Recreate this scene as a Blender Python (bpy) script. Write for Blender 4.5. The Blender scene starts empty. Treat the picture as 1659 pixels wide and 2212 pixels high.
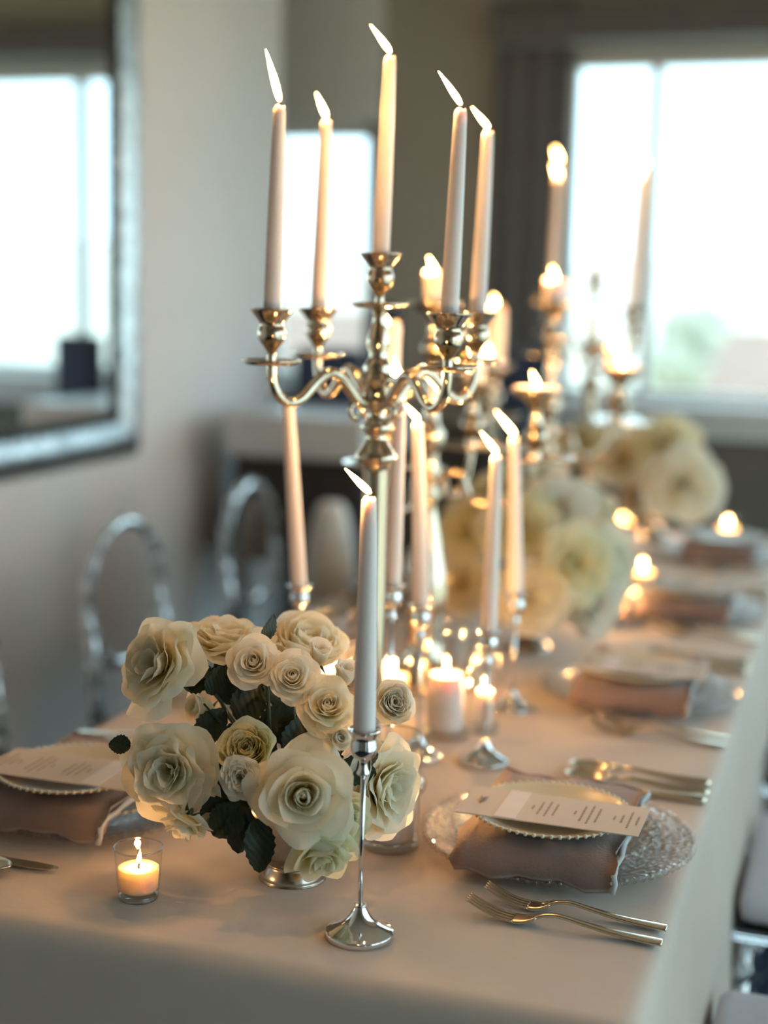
import bpy, bmesh, math, random
from mathutils import Vector, Matrix

S = bpy.context.scene
COL = S.collection
random.seed(7)

# ------------------------------------------------------------------ camera
FOC, PITCH, YAW, ROLL = 3150.0, math.radians(8.6), math.radians(18.0), 0.024
EYE = Vector((0, 0, 1.39))
FW = Vector((-math.sin(YAW) * math.cos(PITCH), math.cos(YAW) * math.cos(PITCH), -math.sin(PITCH)))
RT = Vector((math.cos(YAW), math.sin(YAW), 0))
UP = RT.cross(FW)
cam = bpy.data.cameras.new('camera')
cam.sensor_fit = 'VERTICAL'
cam.sensor_height = 32.0
cam.lens = FOC * 32.0 / 2212
cam.clip_start = 0.05
cam.clip_end = 400
cam.dof.use_dof = True
cam.dof.focus_distance = 1.53
cam.dof.aperture_fstop = cam.lens / 32.0
co = bpy.data.objects.new('camera', cam)
COL.objects.link(co)
cr, sr = math.cos(ROLL), math.sin(ROLL)
AX = RT * cr + UP * sr
AY = -RT * sr + UP * cr
co.matrix_world = Matrix(((AX.x, AY.x, -FW.x, EYE.x), (AX.y, AY.y, -FW.y, EYE.y), (AX.z, AY.z, -FW.z, EYE.z), (0, 0, 0, 1)))
S.camera = co


def ray(px, py):
    return FW + AX * ((px - 829.5) / FOC) - AY * ((py - 1106) / FOC)


def at(px, py, d):
    return EYE + ray(px, py) * d


def onz(px, py, z=0.75):
    r = ray(px, py)
    return EYE + r * ((z - EYE.z) / r.z)


def row(P):
    v = Vector(P) - EYE
    return 1106 - FOC * v.dot(AY) / v.dot(FW)


def height(x, y, py):
    lo, hi = 0.0, 3.0
    for _ in range(50):
        m = (lo + hi) / 2
        if row((x, y, m)) > py:
            lo = m
        else:
            hi = m
    return lo


# ------------------------------------------------------------------ sky, daylight, exposure
SKY = 2.5
CANDLE_W = 0.62
world = bpy.data.worlds.new('overcast_sky')
S.world = world
world.use_nodes = True
wn = world.node_tree
wn.nodes['Background'].inputs[0].default_value = (0.62, 0.87, 1.0, 1)
wn.nodes['Background'].inputs[1].default_value = SKY
S.view_settings.view_transform = 'Standard'
S.view_settings.look = 'None'
S.view_settings.gamma = 1.0
S.view_settings.use_curve_mapping = False
S.view_settings.exposure = 0.68
S.cycles.max_bounces = 10
S.cycles.diffuse_bounces = 6
S.cycles.glossy_bounces = 4
S.cycles.transmission_bounces = 8
S.cycles.transparent_max_bounces = 24
S.cycles.sample_clamp_indirect = 4.0
S.cycles.sample_clamp_direct = 0.0
S.cycles.caustics_reflective = False
S.cycles.caustics_refractive = False
S.cycles.use_denoising = True
S.cycles.use_light_tree = True


def portal(loc, size, rot):
    l = bpy.data.lights.new('window_portal', 'AREA')
    l.shape = 'RECTANGLE'
    l.size, l.size_y = size
    l.cycles.is_portal = True
    o = bpy.data.objects.new('window_portal', l)
    o.location = loc
    o.rotation_euler = rot
    COL.objects.link(o)


PORTALS = []

# ------------------------------------------------------------------ materials
def mat(name):
    m = bpy.data.materials.new(name)
    m.use_nodes = True
    return m, m.node_tree.nodes, m.node_tree.links, m.node_tree.nodes['Principled BSDF']


def pbr(name, col, rough=0.5, metal=0.0, noise=0.0, nscale=20.0, bump=0.0, bscale=80.0, sss=0.0, sheen=0.0, spec=0.5, coat=0.0, sss_r=(1, .5, .3), sss_s=0.01):
    m, n, l, b = mat(name)
    b.inputs['Base Color'].default_value = (*col, 1)
    b.inputs['Roughness'].default_value = rough
    b.inputs['Metallic'].default_value = metal
    b.inputs['Specular IOR Level'].default_value = spec
    if coat:
        b.inputs['Coat Weight'].default_value = coat
    if sheen:
        b.inputs['Sheen Weight'].default_value = sheen
    if sss:
        b.inputs['Subsurface Weight'].default_value = sss
        b.inputs['Subsurface Radius'].default_value = sss_r
        b.inputs['Subsurface Scale'].default_value = sss_s
    tc = n.new('ShaderNodeTexCoord')
    if noise:
        t = n.new('ShaderNodeTexNoise')
        t.inputs['Scale'].default_value = nscale
        t.inputs['Detail'].default_value = 4
        l.new(tc.outputs['Object'], t.inputs['Vector'])
        r = n.new('ShaderNodeValToRGB')
        r.color_ramp.elements[0].position = 0.3
        r.color_ramp.elements[1].position = 0.7
        r.color_ramp.elements[0].color = (*[c * (1 - noise) for c in col], 1)
        r.color_ramp.elements[1].color = (*[min(1, c * (1 + noise * .6)) for c in col], 1)
        l.new(t.outputs['Fac'], r.inputs['Fac'])
        l.new(r.outputs['Color'], b.inputs['Base Color'])
    if bump:
        t = n.new('ShaderNodeTexNoise')
        t.inputs['Scale'].default_value = bscale
        t.inputs['Detail'].default_value = 5
        l.new(tc.outputs['Object'], t.inputs['Vector'])
        bp = n.new('ShaderNodeBump')
        bp.inputs['Strength'].default_value = bump
        bp.inputs['Distance'].default_value = 0.01
        l.new(t.outputs['Fac'], bp.inputs['Height'])
        l.new(bp.outputs['Normal'], b.inputs['Normal'])
    return m


def thin_glass(name, tint=(0.97, 0.98, 0.98), ior=1.5, rough=0.02, bump=0.0, bscale=60.0, extra=0.0):
    """clear glass wall: lets light straight through, mirrors the room at the edges"""
    m = bpy.data.materials.new(name)
    m.use_nodes = True
    n, l = m.node_tree.nodes, m.node_tree.links
    n.clear()
    o = n.new('ShaderNodeOutputMaterial')
    mx = n.new('ShaderNodeMixShader')
    tr = n.new('ShaderNodeBsdfTransparent')
    tr.inputs[0].default_value = (*tint, 1)
    gl = n.new('ShaderNodeBsdfGlossy')
    gl.inputs['Roughness'].default_value = rough
    fr = n.new('ShaderNodeFresnel')
    ge = n.new('ShaderNodeNewGeometry')          # same glancing reflection on both faces of the wall
    mr_ = n.new('ShaderNodeMapRange')
    mr_.inputs['To Min'].default_value = ior
    mr_.inputs['To Max'].default_value = 1 / ior
    l.new(ge.outputs['Backfacing'], mr_.inputs['Value'])
    l.new(mr_.outputs[0], fr.inputs[0])
    if bump:
        tc = n.new('ShaderNodeTexCoord')
        t = n.new('ShaderNodeTexVoronoi')
        t.inputs['Scale'].default_value = bscale
        l.new(tc.outputs['Object'], t.inputs['Vector'])
        bp = n.new('ShaderNodeBump')
        bp.inputs['Strength'].default_value = bump
        bp.inputs['Distance'].default_value = 0.01
        l.new(t.outputs['Distance'], bp.inputs['Height'])
        l.new(bp.outputs['Normal'], fr.inputs['Normal'])
        l.new(bp.outputs['Normal'], gl.inputs['Normal'])
    if extra:
        ad = n.new('ShaderNodeMath')
        ad.operation = 'ADD'
        ad.use_clamp = True
        ad.inputs[1].default_value = extra
        l.new(fr.outputs[0], ad.inputs[0])
        l.new(ad.outputs[0], mx.inputs[0])
    else:
        l.new(fr.outputs[0], mx.inputs[0])
    l.new(tr.outputs[0], mx.inputs[1])
    l.new(gl.outputs[0], mx.inputs[2])
    l.new(mx.outputs[0], o.inputs[0])
    return m


def solid_glass(name, col=(1, 1, 1), rough=0.03, ior=1.45):
    m, n, l, b = mat(name)
    b.inputs['Base Color'].default_value = (*col, 1)
    b.inputs['Transmission Weight'].default_value = 1
    b.inputs['Roughness'].default_value = rough
    b.inputs['IOR'].default_value = ior
    return m


def flame_mat():
    m = bpy.data.materials.new('flame')
    m.use_nodes = True
    n, l = m.node_tree.nodes, m.node_tree.links
    n.clear()
    o = n.new('ShaderNodeOutputMaterial')
    a = n.new('ShaderNodeAddShader')
    tr = n.new('ShaderNodeBsdfTransparent')
    em = n.new('ShaderNodeEmission')
    em.inputs['Color'].default_value = (1.0, 0.56, 0.17, 1)
    em.inputs['Strength'].default_value = 26.0
    l.new(tr.outputs[0], a.inputs[0])
    l.new(em.outputs[0], a.inputs[1])
    l.new(a.outputs[0], o.inputs[0])
    m.cycles.emission_sampling = 'NONE'
    return m


def petal_mat(name, tip, base, trans=0.35):
    m = bpy.data.materials.new(name)
    m.use_nodes = True
    n, l = m.node_tree.nodes, m.node_tree.links
    b = n['Principled BSDF']
    o = n['Material Output']
    uv = n.new('ShaderNodeUVMap')
    uv.uv_map = 'uv'
    sp = n.new('ShaderNodeSeparateXYZ')
    l.new(uv.outputs[0], sp.inputs[0])
    r = n.new('ShaderNodeValToRGB')
    r.color_ramp.elements[0].position = 0.08
    r.color_ramp.elements[1].position = 0.75
    r.color_ramp.elements[0].color = (*base, 1)
    r.color_ramp.elements[1].color = (*tip, 1)
    l.new(sp.outputs['Y'], r.inputs['Fac'])
    # fine veins running along the petal
    w = n.new('ShaderNodeTexNoise')
    w.inputs['Scale'].default_value = 7.0
    w.inputs['Detail'].default_value = 5
    mp = n.new('ShaderNodeMapping')
    mp.inputs['Scale'].default_value = (6, 0.7, 1)
    l.new(uv.outputs[0], mp.inputs[0])
    l.new(mp.outputs[0], w.inputs['Vector'])
    bp = n.new('ShaderNodeBump')
    bp.inputs['Strength'].default_value = 0.35
    bp.inputs['Distance'].default_value = 0.002
    l.new(w.outputs['Fac'], bp.inputs['Height'])
    l.new(bp.outputs['Normal'], b.inputs['Normal'])
    l.new(r.outputs['Color'], b.inputs['Base Color'])
    b.inputs['Roughness'].default_value = 0.6
    b.inputs['Specular IOR Level'].default_value = 0.25
    t = n.new('ShaderNodeBsdfTranslucent')
    l.new(r.outputs['Color'], t.inputs['Color'])
    mx = n.new('ShaderNodeMixShader')
    mx.inputs[0].default_value = trans
    l.new(b.outputs[0], mx.inputs[1])
    l.new(t.outputs[0], mx.inputs[2])
    l.new(mx.outputs[0], o.inputs[0])
    return m


def leaf_mat():
    m, n, l, b = mat('rose_leaf')
    uv = n.new('ShaderNodeUVMap')
    uv.uv_map = 'uv'
    w = n.new('ShaderNodeTexWave')
    w.inputs['Scale'].default_value = 2.2
    w.inputs['Distortion'].default_value = 1.0
    mp = n.new('ShaderNodeMapping')
    mp.inputs['Rotation'].default_value = (0, 0, 0.9)
    l.new(uv.outputs[0], mp.inputs[0])
    l.new(mp.outputs[0], w.inputs['Vector'])
    r = n.new('ShaderNodeValToRGB')
    r.color_ramp.elements[0].color = (0.010, 0.020, 0.008, 1)
    r.color_ramp.elements[1].color = (0.017, 0.028, 0.011, 1)
    l.new(w.outputs['Fac'], r.inputs['Fac'])
    l.new(r.outputs['Color'], b.inputs['Base Color'])
    bp = n.new('ShaderNodeBump')
    bp.inputs['Strength'].default_value = 0.12
    bp.inputs['Distance'].default_value = 0.002
    l.new(w.outputs['Fac'], bp.inputs['Height'])
    l.new(bp.outputs['Normal'], b.inputs['Normal'])
    b.inputs['Roughness'].default_value = 0.45
    return m


M = {}
M['cloth'] = pbr('table_linen', (0.67, 0.55, 0.465), 0.75, bump=0.12, bscale=30, sheen=0.25, spec=0.3, noise=0.04, nscale=5)
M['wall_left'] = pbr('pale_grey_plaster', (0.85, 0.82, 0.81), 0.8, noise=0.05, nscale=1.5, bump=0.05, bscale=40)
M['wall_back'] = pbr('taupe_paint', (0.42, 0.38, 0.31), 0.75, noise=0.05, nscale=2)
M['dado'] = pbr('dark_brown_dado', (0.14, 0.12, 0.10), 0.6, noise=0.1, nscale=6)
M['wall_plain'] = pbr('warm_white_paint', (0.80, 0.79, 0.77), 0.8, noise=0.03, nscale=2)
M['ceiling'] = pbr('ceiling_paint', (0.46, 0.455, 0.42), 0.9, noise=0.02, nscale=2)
M['white_paint'] = pbr('white_gloss_paint', (0.78, 0.80, 0.80), 0.35, noise=0.02, nscale=6)
M['carpet'] = pbr('navy_patterned_carpet', (0.035, 0.045, 0.065), 0.95, noise=0.75, nscale=26, bump=0.5, bscale=220, spec=0.1)
M['silver'] = pbr('polished_silver', (0.74, 0.60, 0.45), 0.11, 1.0, noise=0.05, nscale=30)
M['chrome'] = pbr('polished_chrome', (0.80, 0.79, 0.79), 0.05, 1.0)
M['pewter'] = pbr('aged_silver', (0.50, 0.44, 0.37), 0.24, 1.0, noise=0.15, nscale=40)
M['flatware'] = pbr('champagne_steel', (0.78, 0.68, 0.53), 0.2, 1.0)
M['wax'] = pbr('ivory_wax', (0.90, 0.82, 0.785), 0.42, noise=0.02, nscale=30, sss=0.45, sss_r=(1, .62, .4), sss_s=0.012)
M['wax_votive'] = pbr('cream_wax', (0.86, 0.70, 0.43), 0.4, noise=0.02, nscale=30, sss=0.75, sss_r=(1, .8, .5), sss_s=0.025)
M['wick'] = pbr('charred_wick', (0.03, 0.025, 0.03), 0.9, noise=0.3, nscale=200)
M['flame'] = flame_mat()
M['glass'] = thin_glass('clear_glass', extra=0.045)
M['glass_rim'] = thin_glass('thick_glass_rim', tint=(0.86, 0.86, 0.86), extra=0.14, rough=0.05)
M['charger'] = thin_glass('pebbled_glass', tint=(0.95, 0.94, 0.93), bump=0.5, bscale=120, rough=0.08, extra=0.03)
M['pane'] = thin_glass('window_glass', tint=(0.97, 0.99, 0.985))
M['acrylic'] = solid_glass('clear_acrylic', (0.96, 0.97, 0.98), 0.03, 1.4)
M['ceramic'] = pbr('cream_stoneware', (0.72, 0.64, 0.48), 0.25, noise=0.03, nscale=20, coat=0.3)
M['napkin'] = pbr('mauve_napkin_linen', (0.27, 0.175, 0.15), 0.8, noise=0.06, nscale=30, bump=0.15, bscale=300, sheen=0.4)
M['napkin_hem'] = pbr('pale_napkin_hem', (0.55, 0.55, 0.55), 0.8, noise=0.1, nscale=90)  # daylight along the right napkin edge, put into its pale colour
M['card'] = pbr('cream_card', (0.66, 0.585, 0.52), 0.7, noise=0.02, nscale=60)
M['card_band'] = pbr('pale_name_card', (0.80, 0.745, 0.74), 0.7, noise=0.02, nscale=60)
M['print'] = pbr('grey_print', (0.36, 0.28, 0.24), 0.8, noise=0.1, nscale=200)
M['mirror'] = pbr('mirror_silvering', (0.86, 0.90, 0.91), 0.015, 1.0)
M['mirror_frame'] = pbr('antique_silver_frame', (0.72, 0.75, 0.75), 0.3, 1.0, noise=0.5, nscale=30, bump=0.4, bscale=60)
M['mirror_edge'] = pbr('dark_mirror_beading', (0.05, 0.055, 0.05), 0.4, 0.2, noise=0.3, nscale=50)
M['curtain'] = pbr('charcoal_curtain', (0.15, 0.14, 0.137), 0.9, noise=0.15, nscale=50, sheen=0.2)
M['blind'] = pbr('grey_roman_blind', (0.72, 0.74, 0.71), 0.85, noise=0.06, nscale=40)
M['navy'] = pbr('navy_velvet', (0.020, 0.032, 0.075), 0.8, noise=0.2, nscale=30, sheen=0.3)
M['dark_wood'] = pbr('dark_stained_wood', (0.028, 0.022, 0.022), 0.4, noise=0.3, nscale=18)
M['pale_stone'] = pbr('pale_console_top', (0.62, 0.67, 0.70), 0.35, noise=0.04, nscale=6)
M['cushion'] = pbr('lavender_grey_cushion', (0.70, 0.67, 0.73), 0.85, noise=0.05, nscale=50)
M['white_fabric'] = pbr('white_boucle', (0.92, 0.94, 0.94), 0.8, noise=0.05, nscale=40)
M['stem'] = pbr('rose_stem', (0.030, 0.055, 0.022), 0.5, noise=0.3, nscale=60)
M['leaf'] = leaf_mat()
M['petal'] = petal_mat('ivory_petal', (0.92, 0.875, 0.735), (0.88, 0.79, 0.45), .55)
M['petal_green'] = petal_mat('greenish_petal', (0.91, 0.875, 0.66), (0.80, 0.75, 0.33), .55)
M['petal_white'] = petal_mat('white_petal', (0.93, 0.90, 0.815), (0.90, 0.81, 0.55), .55)
M['lawn'] = pbr('pale_lawn', (0.66, 0.58, 0.45), 0.95, noise=0.3, nscale=0.4)  # lawn, hills and trees: haze put into their pale colours
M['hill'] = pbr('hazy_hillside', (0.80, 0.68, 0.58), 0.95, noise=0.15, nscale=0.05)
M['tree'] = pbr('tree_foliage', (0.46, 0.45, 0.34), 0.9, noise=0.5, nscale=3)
M['bark'] = pbr('tree_bark', (0.09, 0.07, 0.05), 0.9, noise=0.3, nscale=6)
M['house'] = pbr('white_render', (0.5, 0.48, 0.45), 0.85, noise=0.04, nscale=1)
M['roof'] = pbr('clay_roof', (0.36, 0.24, 0.19), 0.9, noise=0.2, nscale=3)


# ------------------------------------------------------------------ mesh helpers
def obj(name, geo, material, parent=None, loc=(0, 0, 0), rot=(0, 0, 0), smooth=True, uv=None, mesh=None):
    if mesh is None:
        v, f = geo
        mesh = bpy.data.meshes.new(name)
        mesh.from_pydata([tuple(p) for p in v], [], f)
        if smooth:
            mesh.polygons.foreach_set('use_smooth', [True] * len(mesh.polygons))
        if uv:
            ul = mesh.uv_layers.new(name='uv')
            for lp in mesh.loops:
                ul.data[lp.index].uv = uv[lp.vertex_index]
        mesh.materials.append(material)
        mesh.update()
    o = bpy.data.objects.new(name, mesh)
    COL.objects.link(o)
    o.location = loc
    o.rotation_euler = rot
    if parent:
        o.parent = parent
    return o


def thing(name, label, cat, loc=(0, 0, 0), rot=(0, 0, 0), group=None):
    o = bpy.data.objects.new(name, None)
    COL.objects.link(o)
    o.location = loc
    o.rotation_euler = rot
    return tag(o, label, cat, group)


def tag(o, label, cat, group=None):
    o['label'] = label
    o['category'] = cat
    if group:
        o['group'] = group
    return o


def struct(name, geo, m, smooth=False, parent=None):
    o = obj(name, geo, m, parent, smooth=smooth)
    if parent is None:
        o['kind'] = 'structure'
    return o


def copy_tree(o, parent=None):
    c = o.copy()
    COL.objects.link(c)
    if parent is not None:
        c.parent = parent
    for ch in o.children:
        copy_tree(ch, c)
    return c


def join(*geos):
    V, Fc = [], []
    for v, f in geos:
        k = len(V)
        V += list(v)
        Fc += [tuple(i + k for i in q) for q in f]
    return V, Fc


def move(g, d=(0, 0, 0), rot=None):
    v, f = g
    d = Vector(d)
    if rot is not None:
        return [rot @ Vector(p) + d for p in v], f
    return [Vector(p) + d for p in v], f


def box(x0, x1, y0, y1, z0, z1, bev=0.0):
    if bev <= 0:
        v = [(x0, y0, z0), (x1, y0, z0), (x1, y1, z0), (x0, y1, z0), (x0, y0, z1), (x1, y0, z1), (x1, y1, z1), (x0, y1, z1)]
        f = [(0, 3, 2, 1), (4, 5, 6, 7), (0, 1, 5, 4), (1, 2, 6, 5), (2, 3, 7, 6), (3, 0, 4, 7)]
        return v, f
    bm = bmesh.new()
    vs = [bm.verts.new(p) for p in box(x0, x1, y0, y1, z0, z1)[0]]
    for q in box(0, 1, 0, 1, 0, 1)[1]:
        bm.faces.new([vs[i] for i in q])
    bmesh.ops.bevel(bm, geom=bm.edges[:], offset=bev, segments=3, profile=0.6, affect='EDGES')
    bm.verts.index_update()
    g = ([v.co.copy() for v in bm.verts], [tuple(v.index for v in q.verts) for q in bm.faces])
    bm.free()
    return g


def lathe(prof, seg=28, cap0=True, cap1=True):
    v, f = [], []
    n = len(prof)
    for r, z in prof:
        r = max(r, 1e-5)
        for k in range(seg):
            a = 2 * math.pi * k / seg
            v.append((r * math.cos(a), r * math.sin(a), z))
    for i in range(n - 1):
        for k in range(seg):
            a, b = i * seg + k, i * seg + (k + 1) % seg
            f.append((a, b, b + seg, a + seg))
    if cap0:
        f.append(tuple(range(seg))[::-1])
    if cap1:
        f.append(tuple((n - 1) * seg + k for k in range(seg)))
    return v, f


def smooth_prof(pts, n=4):
    """Catmull-Rom through (r, z) points"""
    P = [pts[0]] + list(pts) + [pts[-1]]
    out = []
    for i in range(1, len(P) - 2):
        for k in range(n):
            t = k / n
            q = []
            for c in range(len(P[0])):
                a, b, d, e = P[i - 1][c], P[i][c], P[i + 1][c], P[i + 2][c]
                q.append(0.5 * (2 * b + (d - a) * t + (2 * a - 5 * b + 4 * d - e) * t * t + (3 * b - a - 3 * d + e) * t ** 3))
            out.append(tuple(q))
    out.append(tuple(pts[-1]))
    return out


def tube(path, rad, seg=8, caps=True):
    path = [Vector(p) for p in path]
    n = len(path)
    if not isinstance(rad, (list, tuple)):
        rad = [rad] * n
    v, f = [], []
    ref = None
    for i, p in enumerate(path):
        t = (path[min(i + 1, n - 1)] - path[max(i - 1, 0)]).normalized()
        if ref is None:
            ref = Vector((0, 0, 1)) if abs(t.z) < 0.9 else Vector((1, 0, 0))
        a = t.cross(ref).normalized()
        ref = a.cross(t).normalized()
        for k in range(seg):
            w = 2 * math.pi * k / seg
            v.append(p + (a * math.cos(w) + ref * math.sin(w)) * rad[i])
    for i in range(n - 1):
        for k in range(seg):
            a, b = i * seg + k, i * seg + (k + 1) % seg
            f.append((a, b, b + seg, a + seg))
    if caps:
        f.append(tuple(range(seg))[::-1])
        f.append(tuple((n - 1) * seg + k for k in range(seg)))
    return v, f


def ball(c, r, seg=8, rings=5):
    prof = [(r * math.sin(math.pi * i / rings), -r * math.cos(math.pi * i / rings)) for i in range(rings + 1)]
    return move(lathe(prof, seg, False, False), c)


# ------------------------------------------------------------------ room
XL, XR, YB, YF, ZC = -2.0, 1.4, 5.5, -2.4, 2.95
struct('floor', box(-4.2, XR + .1, YF - .1, YB + .1, -0.05, 0), M['carpet'])
struct('ceiling', box(-4.2, XR + .1, YF - .1, YB + .1, ZC, ZC + .05), M['ceiling'])
struct('wall_left', box(XL - .14, XL, YF, 4.88, 0, ZC), M['wall_left'])
struct('wall_left_far', box(-4.2, -4.1, YF, YB, 0, ZC), M['wall_plain'])
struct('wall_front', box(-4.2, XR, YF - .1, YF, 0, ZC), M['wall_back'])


def wall_with_holes(axis, c0, c1, a0, a1, holes):
    """wall of thickness c0..c1 across, running a0..a1, holes (h0,h1,z0,z1) sorted"""
    gs = []
    def bb(u0, u1, z0, z1):
        if u1 - u0 > 1e-4 and z1 - z0 > 1e-4:
            gs.append(box(u0, u1, c0, c1, z0, z1) if axis == 'x' else box(c0, c1, u0, u1, z0, z1))
    u = a0
    for h0, h1, z0, z1 in holes:
        bb(u, h0, 0, ZC)
        bb(h0, h1, 0, z0)
        bb(h0, h1, z1, ZC)
        u = h1
    bb(u, a1, 0, ZC)
    return join(*gs)


W1 = (-2.32, -1.86, 1.02, 2.03)
W2 = (-1.12, 0.95, 1.00, 2.27)
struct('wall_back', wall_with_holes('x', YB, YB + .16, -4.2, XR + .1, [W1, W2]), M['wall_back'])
RW = [(-1.35, -0.95, 0.04, 2.1), (0.1, 1.25, 0.04, 2.1), (1.33, 2.6, 0.04, 2.1), (2.68, 3.95, 0.04, 2.1), (4.03, 5.4, 0.04, 2.1)]  # unseen windows, made tall and brought close for the light they give
struct('wall_right', wall_with_holes('y', XR, XR + .16, YF, YB, RW), M['wall_plain'])


def window(name, axis, c, u0, u1, z0, z1, mull, sill):
    def bb(a0, a1, d0, d1, b0, b1):
        return box(a0, a1, c + d0, c + d1, b0, b1, .006) if axis == 'x' else box(c + d0, c + d1, a0, a1, b0, b1, .006)
    t = .045
    parts = [bb(u0, u0 + t, .03, .1, z0, z1), bb(u1 - t, u1, .03, .1, z0, z1), bb(u0, u1, .03, .1, z0, z0 + t), bb(u0, u1, .03, .1, z1 - t, z1)]
    w = struct(name, join(*parts), M['white_paint'])
    g = box(u0 + .02, u1 - .02, c + .06, c + .066, z0 + .02, z1 - .02) if axis == 'x' else box(c + .06, c + .066, u0 + .02, u1 - .02, z0 + .02, z1 - .02)
    obj('glass_pane', g, M['pane'], w, smooth=False)
    for m_ in mull:
        obj('mullion', bb(m_ - .022, m_ + .022, .035, .095, z0, z1), M['white_paint'], w, smooth=False)
    if sill:
        sg = box(u0 - .1, u1 + .1, c - .14, c + .05, z0 - .035, z0 + .005, .008) if axis == 'x' else box(c - .12, c + .05, u0 - .1, u1 + .1, z0 - .035, z0 + .005, .008)
        obj('window_sill', sg, M['white_paint'], w)
        ap = box(u0 - .08, u1 + .08, c - .03, c - .001, z0 - .12, z0 - .035, .006) if axis == 'x' else box(c - .03, c - .001, u0 - .08, u1 + .08, z0 - .12, z0 - .035, .006)
        obj('sill_apron', ap, M['white_paint'], w)
    return w


window('window_1', 'x', YB, *W1, [], True)
window('window_2', 'x', YB, *W2, [-0.79, 0.25], True)
for i, (a, b, z0, z1) in enumerate(RW):
    window('window_%d' % (i + 3), 'y', XR, a, b, z0, z1, [(a + b) / 2], True)
    portal((XR + .12, (a + b) / 2, (z0 + z1) / 2), (b - a, z1 - z0), (0, math.pi / 2, 0))
portal(((W2[0] + W2[1]) / 2, YB + .12, (W2[2] + W2[3]) / 2), (W2[1] - W2[0], W2[3] - W2[2]), (-math.pi / 2, 0, 0))
portal(((W1[0] + W1[1]) / 2, YB + .12, (W1[2] + W1[3]) / 2), (W1[1] - W1[0], W1[3] - W1[2]), (-math.pi / 2, 0, 0))
struct('baseboard_left', box(XL, XL + .015, YF, 4.88, 0, .12), M['white_paint'])
struct('trim_1', box(-1.72, XR, YB - .012, YB, 0.12, .88), M['dado'])  # panel that turns the lower back wall a darker brown
struct('baseboard_back', box(-4.1, XR, YB - .015, YB, 0, .12), M['white_paint'])

# charcoal curtain and pelmet of the wide window, added pale blind of the narrow one
def pleated(x0, x1, z0, z1, y, amp, n):
    v, f = [], []
    N = n * 8
    for i in range(N + 1):
        u = i / N
        for j in range(6):
            w = j / 5
            v.append((x0 + (x1 - x0) * u, y + amp * math.sin(u * n * 2 * math.pi) * (.6 + .4 * w), z1 + (z0 - z1) * w))
    for i in range(N):
        for j in range(5):
            a = i * 6 + j
            f.append((a, a + 6, a + 7, a + 1))
    k = len(v)
    v += [(p[0], p[1] + .006, p[2]) for p in v]
    f += [tuple(q + k for q in t[::-1]) for t in f]
    return v, f


cu = thing('curtain', 'charcoal curtain hanging at the wide window above the far end of the table', 'curtain', (0, 0, 0))
obj('curtain_fabric', pleated(-1.36, -1.08, 0.02, 2.40, YB - .10, .018, 3), M['curtain'], cu)
obj('curtain_heading', box(-1.37, -1.07, YB - .125, YB - .075, 2.38, 2.44, .008), M['curtain'], cu)
pe = obj('pelmet', box(-1.36, 1.2, YB - .19, YB - .002, 2.29, 2.40, .006), M['curtain'])
tag(pe, 'dark charcoal pelmet running across the top of the wide window', 'pelmet')
bl = thing('roman_blind', 'raised grey roman blind above the narrow window', 'blind', (0, 0, 0))  # added panel, its pale grey standing in for a lit reveal
for k in range(3):
    obj('blind_fold', box(W1[0] - .03, W1[1] + .03, YB - .03 - .012 * k, YB - .004, 2.03 + .20 * k, 2.245 + .20 * k, .006), M['blind'], bl)
obj('blind_headrail', box(W1[0] - .04, W1[1] + .04, YB - .07, YB - .002, 2.635, 2.69, .006), M['blind'], bl)

# ------------------------------------------------------------------ outdoors beyond the windows
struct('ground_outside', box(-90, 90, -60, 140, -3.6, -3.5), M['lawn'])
def hill(name, x, y, rx, ry, h):
    v, f = [], []
    n = 22
    for i in range(n + 1):
        for j in range(n + 1):
            u, w = i / n * 2 - 1, j / n * 2 - 1
            d = max(0, 1 - u * u - w * w)
            v.append((x + rx * u, y + ry * w, -3.6 + h * d * (1 + .25 * math.sin(5 * u + y) * math.cos(4 * w))))
    for i in range(n):
        for j in range(n):
            a = i * (n + 1) + j
            f.append((a, a + n + 1, a + n + 2, a + 1))
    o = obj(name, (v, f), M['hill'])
    o['kind'] = 'structure'
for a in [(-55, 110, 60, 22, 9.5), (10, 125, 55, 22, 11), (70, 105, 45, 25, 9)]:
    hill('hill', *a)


def tree(x, y, r, h, label):
    t = thing('tree', label, 'tree', (x, y, -3.5), group='trees beyond the windows')
    obj('trunk', tube([(0, 0, 0), (.05, 0, h * .3), (0, .05, h * .6)], [r * .12, r * .09, r * .05]), M['bark'], t)
    gs = []
    for k in range(16):
        a = random.uniform(0, 6.28)
        q = random.uniform(.1, .75) * r
        v, f = ball((q * math.cos(a), q * math.sin(a), h * random.uniform(.45, .92)), r * random.uniform(.3, .52), 9, 6)
        gs.append(([Vector(p) + Vector((random.uniform(-1, 1), random.uniform(-1, 1), random.uniform(-1, 1))) * r * .06 for p in v], f))
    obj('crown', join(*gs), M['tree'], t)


TL = 'green tree standing outside in the hazy view through the windows'
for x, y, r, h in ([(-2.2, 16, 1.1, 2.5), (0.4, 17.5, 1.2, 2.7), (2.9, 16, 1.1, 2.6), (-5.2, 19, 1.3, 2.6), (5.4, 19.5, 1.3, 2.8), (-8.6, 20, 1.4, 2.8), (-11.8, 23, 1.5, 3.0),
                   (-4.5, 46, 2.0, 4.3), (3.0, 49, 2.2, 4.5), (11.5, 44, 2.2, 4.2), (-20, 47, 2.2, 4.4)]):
    tree(x, y, r, h, TL)


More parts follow.
